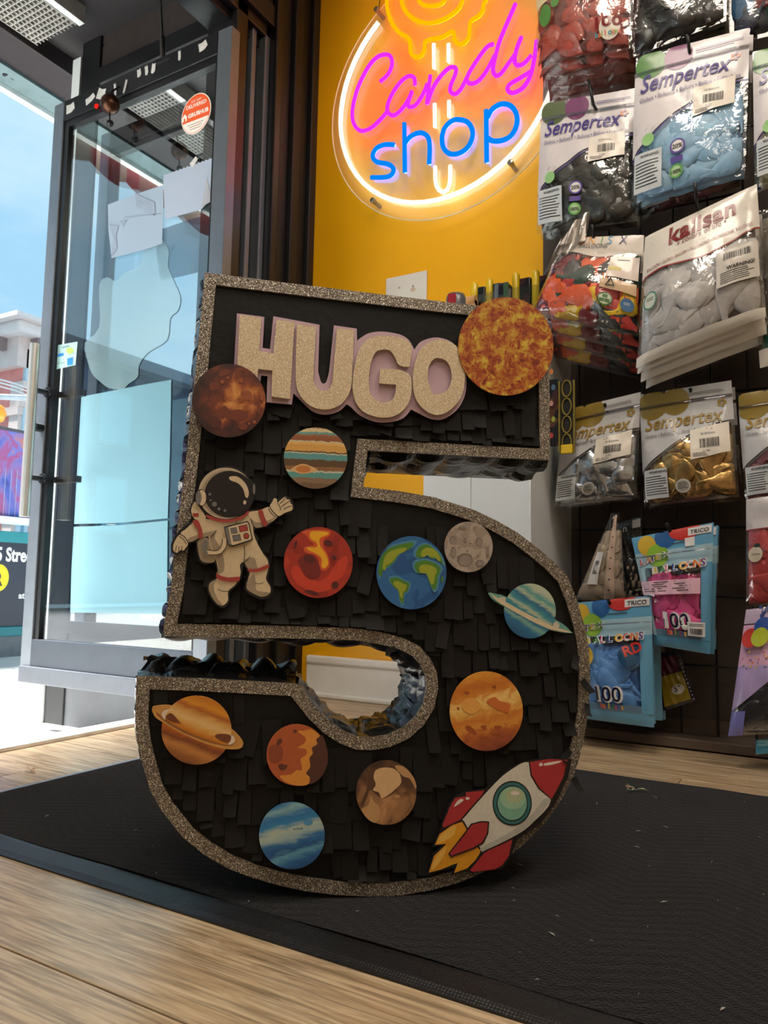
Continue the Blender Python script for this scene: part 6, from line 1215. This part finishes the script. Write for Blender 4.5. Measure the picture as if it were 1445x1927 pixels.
# station stair enclosure
SX = -5.05
se = tag(empty('station_entrance', (SX, 3.4, -.15)), 'teal framed station entrance with black sign panel and mural screen', 'station entrance')
TEA = mat('teal_paint', (34, 128, 138), .45, var=.08); NAV = mat('sign_navy', (40, 46, 62), .4, var=.05)
ya, yb = 0.5, 5.4
bx('base_wall', (SX-.2, ya, -.15), (SX+.02, yb, -.005), mat('base_grey', (122, 126, 132), .8), se)
bx('lower_rail', (SX-.06, ya, -.005), (SX+.03, yb, .062), TEA, se, bevel=.006); bx('sign_panel', (SX-.04, ya, .062), (SX, yb, .655), NAV, se); bx('upper_rail', (SX-.06, ya, .655), (SX+.03, yb, .735), TEA, se, bevel=.006); bx('cap_rail', (SX-.06, ya, .79), (SX+.03, yb, .838), mat('cap_pale', (206, 212, 214), .5), se)
for yy in (1.2, 2.45, 4.1, 5.2): bx('post', (SX-.03, yy, .62), (SX+.0, yy+.05, 1.50), TEA, se)
def muralmat():
    m, nt, o = newmat('mural_print'); b = N(nt, 'BsdfPrincipled', Roughness=.6); t = N(nt, 'TexCoord'); n = N(nt, 'TexNoise', Scale=2.6, Detail=3.0, Distortion=1.6); L(nt, t.outputs['Object'], n.inputs['Vector'])
    r = ramp(nt, [(.25, (40, 50, 120)), (.36, (74, 92, 176)), (.45, (122, 104, 170)), (.52, (150, 72, 120)), (.58, (96, 112, 190)), (.66, (170, 110, 110)), (.74, (150, 170, 110))]); L(nt, n.outputs['Fac'], r.inputs[0]); L(nt, r.outputs[0], b.inputs['Base Color']); L(nt, b.outputs[0], o.inputs[0]); return m
bx('mural_screen', (SX-.03, 0.6, .842), (SX-.01, 5.3, 1.46), muralmat(), se)
MG = mat('mural_mesh', (172, 176, 206), .6)
for i in range(24): part('mesh_wire', MB().tube([(SX-.008, 2.9+i*.045, .845), (SX-.008, 2.9+i*.045, 1.18)], .002, 4), MG, se)
bx('screen_top', (SX-.04, 0.6, 1.455), (SX+.0, 5.3, 1.475), mat('edge_dark', (70, 72, 78), .5), se)
WSG = mat('sign_white', (240, 242, 244), .5)
def stext(s_, y0, z0, w, size): return part('lettering', text_mb(s_, lambda x, yy: (SX+.002, y0+x, z0+yy), 0, .03, 1.0, w, size), WSG, se)
stext('5 Street Station', 3.27, .525, .60, .135); stext('at', 3.46, .26, .05, .06)
part('line_bullet', MB().poly([ell(3.30, .405, .075, .095, 24)], lambda u, v, k: (SX+.002, u, v)), mat('bullet_yellow', (246, 214, 30), .5), se)
part('lettering', text_mb('R', lambda x, yy: (SX+.004, 3.27+x, .35+yy), 0, .02, 1, .06, .13), INKB, se)
gp = onX(4, 806, SX); lo_ = tag(empty('globe_lamp', (SX, gp.y, 1.475)), 'amber globe lamp on the station entrance corner', 'lamp')
part('globe', MB().lathe([(.02, -.07), (.06, -.05), (.078, 0), (.06, .05), (.015, .075)], (SX-.02, gp.y-.05, 1.56), 14), mat('globe_amber', (236, 150, 40), .3), lo_, smooth=True); part('lamp_stem', MB().tube([(SX-.02, gp.y-.05, 1.475), (SX-.02, gp.y-.05, 1.5)], .02, 8), TEA, lo_)
# street arm and wires
wv = tag(part('street_arm', MB().tube([tuple(onX(-60, 744, -8.5)), tuple(onX(110, 752, -8.5))], .035, 8), mat('arm_pale', (196, 206, 210), .5)), 'pale horizontal street pole arm crossing the brick building', 'pole')
for i, (ya, yb, lb) in enumerate(((712, 744, 'highest pale overhead wire crossing the brick building'), (718, 750, 'second overhead wire just under the highest'), (725, 757, 'lowest pale overhead wire above the pole arm'))):
    tag(part('overhead_wire', MB().tube([tuple(onX(-60, ya-14, -9-i*.3)), tuple(onX(30, (ya+yb)/2-6, -9-i*.3)), tuple(onX(110, yb+8, -9-i*.3))], .010, 5), mat('arm_pale', (196, 206, 210), .5)), lb, 'wire', 'overhead wires')
# brick corner building across the street
BX = -17.0
c0 = onX(28, 608, BX); zt = c0.z; yc = c0.y
bd_ = tag(empty('brick_building', (BX-5, yc+7, -.28)), 'red brick corner building with pale bracketed cornice across the street', 'building')
BRK = mat('red_brick', (236, 152, 140), .85, var=.12, vscale=3, bump=.3, bscale=20); LIM = mat('pale_limestone', (226, 206, 196), .8, var=.08, vscale=2); COR = mat('cornice_paint', (232, 222, 216), .6, var=.05)
bx('brick_wall', (BX-12, yc+.25, -.28), (BX, yc+14, zt-.3), BRK, bd_)
bx('cornice', (BX-12, yc-.25, zt-.32), (BX+.55, yc+14.2, zt-.02), COR, bd_, bevel=.1); bx('cornice_cap', (BX-12, yc-.45, zt-.04), (BX+.75, yc+14.4, zt+.06), COR, bd_)
bx('frieze', (BX-12, yc+.05, zt-1.05), (BX+.12, yc+14, zt-.3), LIM, bd_)
for i in range(22): bx('bracket', (BX+.1, yc+.35+i*.6, zt-.62), (BX+.42, yc+.52+i*.6, zt-.3), mat('bracket_grey', (140, 124, 122), .7), bd_)
for i in range(10): bx('bracket', (BX-.5-i*.6, yc-.2, zt-.62), (BX-.33-i*.6, yc+.1, zt-.3), mat('bracket_grey', (140, 124, 122), .7), bd_)
for z in (onX(20, 778, BX).z, onX(20, 778, BX).z-2.6): bx('belt_course', (BX-12, yc+.15, z), (BX+.10, yc+14, z+.20), LIM, bd_)
bx('corner_quoin', (BX-.3, yc+.2, -.2), (BX+.06, yc+.30, zt-1.4), LIM, bd_)
part('downspout', MB().tube([(BX-2.6, yc+.1, -.2), (BX-2.6, yc+.1, zt-.4)], .06, 8), mat('bracket_grey', (140, 124, 122), .7), bd_)
WF = mat('window_paint', (196, 222, 232), .5, var=.03)
WG = mat('window_reflect', (120, 168, 190), .15, spec=.8)
def bwin(face, a, b, z0, z1):
    def q(a0, a1, za_, zb_, d0, d1): return ((BX+d0, a0, za_), (BX+d1, a1, zb_)) if face == 'x' else ((a0, yc+.25-d1, za_), (a1, yc+.25-d0, zb_))
    w = bx('window', *q(a, b, z0, z1, 0, .12), WF, bd_)
    bx('pane', *q(a+.12, b-.12, z0+.12, (z0+z1)/2-.05, .1, .14), WG, w); bx('pane', *q(a+.12, b-.12, (z0+z1)/2+.05, z1-.12, .1, .14), WG, w)
    bx('lintel', *q(a-.15, b+.15, z1, z1+.3, 0, .14), LIM, bd_); bx('window_sill', *q(a-.1, b+.1, z0-.14, z0, 0, .2), LIM, bd_)
wa, wb = onX(44, 690, BX).y, onX(66, 690, BX).y
zA, zB = onX(52, 660, BX).z, onX(52, 722, BX).z; zC, zD = onX(52, 770, BX).z, onX(52, 838, BX).z
for k in range(6):
    for (z1, z0) in ((zA, zB), (zC, zD), (zD-1.3, zD-2.4)): bwin('x', wa+k*2.1, wb+k*2.1, z0, z1)
for k in range(3):
    for (z1, z0) in ((zA, zB), (zC, zD)): bwin('y', BX-4.2-k*2.6, BX-3.2-k*2.6, z0, z1)
# terrace further up the street, seen only as a reflection in the filmed side window
tr_ = tag(empty('terrace_building', (BX-5, -14, -.28)), 'dark slate coloured terrace mirrored in the filmed side window', 'building')
bx('terrace_wall', (BX-10, -46, -.28), (BX, 3.0, zt-.3), mat('slate_brick', (74, 84, 98), .85, var=.15, vscale=1.2), tr_); bx('terrace_cornice', (BX-10, -46.2, zt-.3), (BX+.5, 3.2, zt), mat('slate_trim', (110, 118, 128), .7), tr_)
for k in range(14):
    for z in (1.6, 4.0): w = bx('window', (BX, -43+k*3.2, z), (BX+.1, -41.8+k*3.2, z+1.6), mat('slate_trim', (110, 118, 128), .7), tr_); bx('pane', (BX+.08, -42.9+k*3.2, z+.1), (BX+.13, -41.9+k*3.2, z+1.5), WG, w)
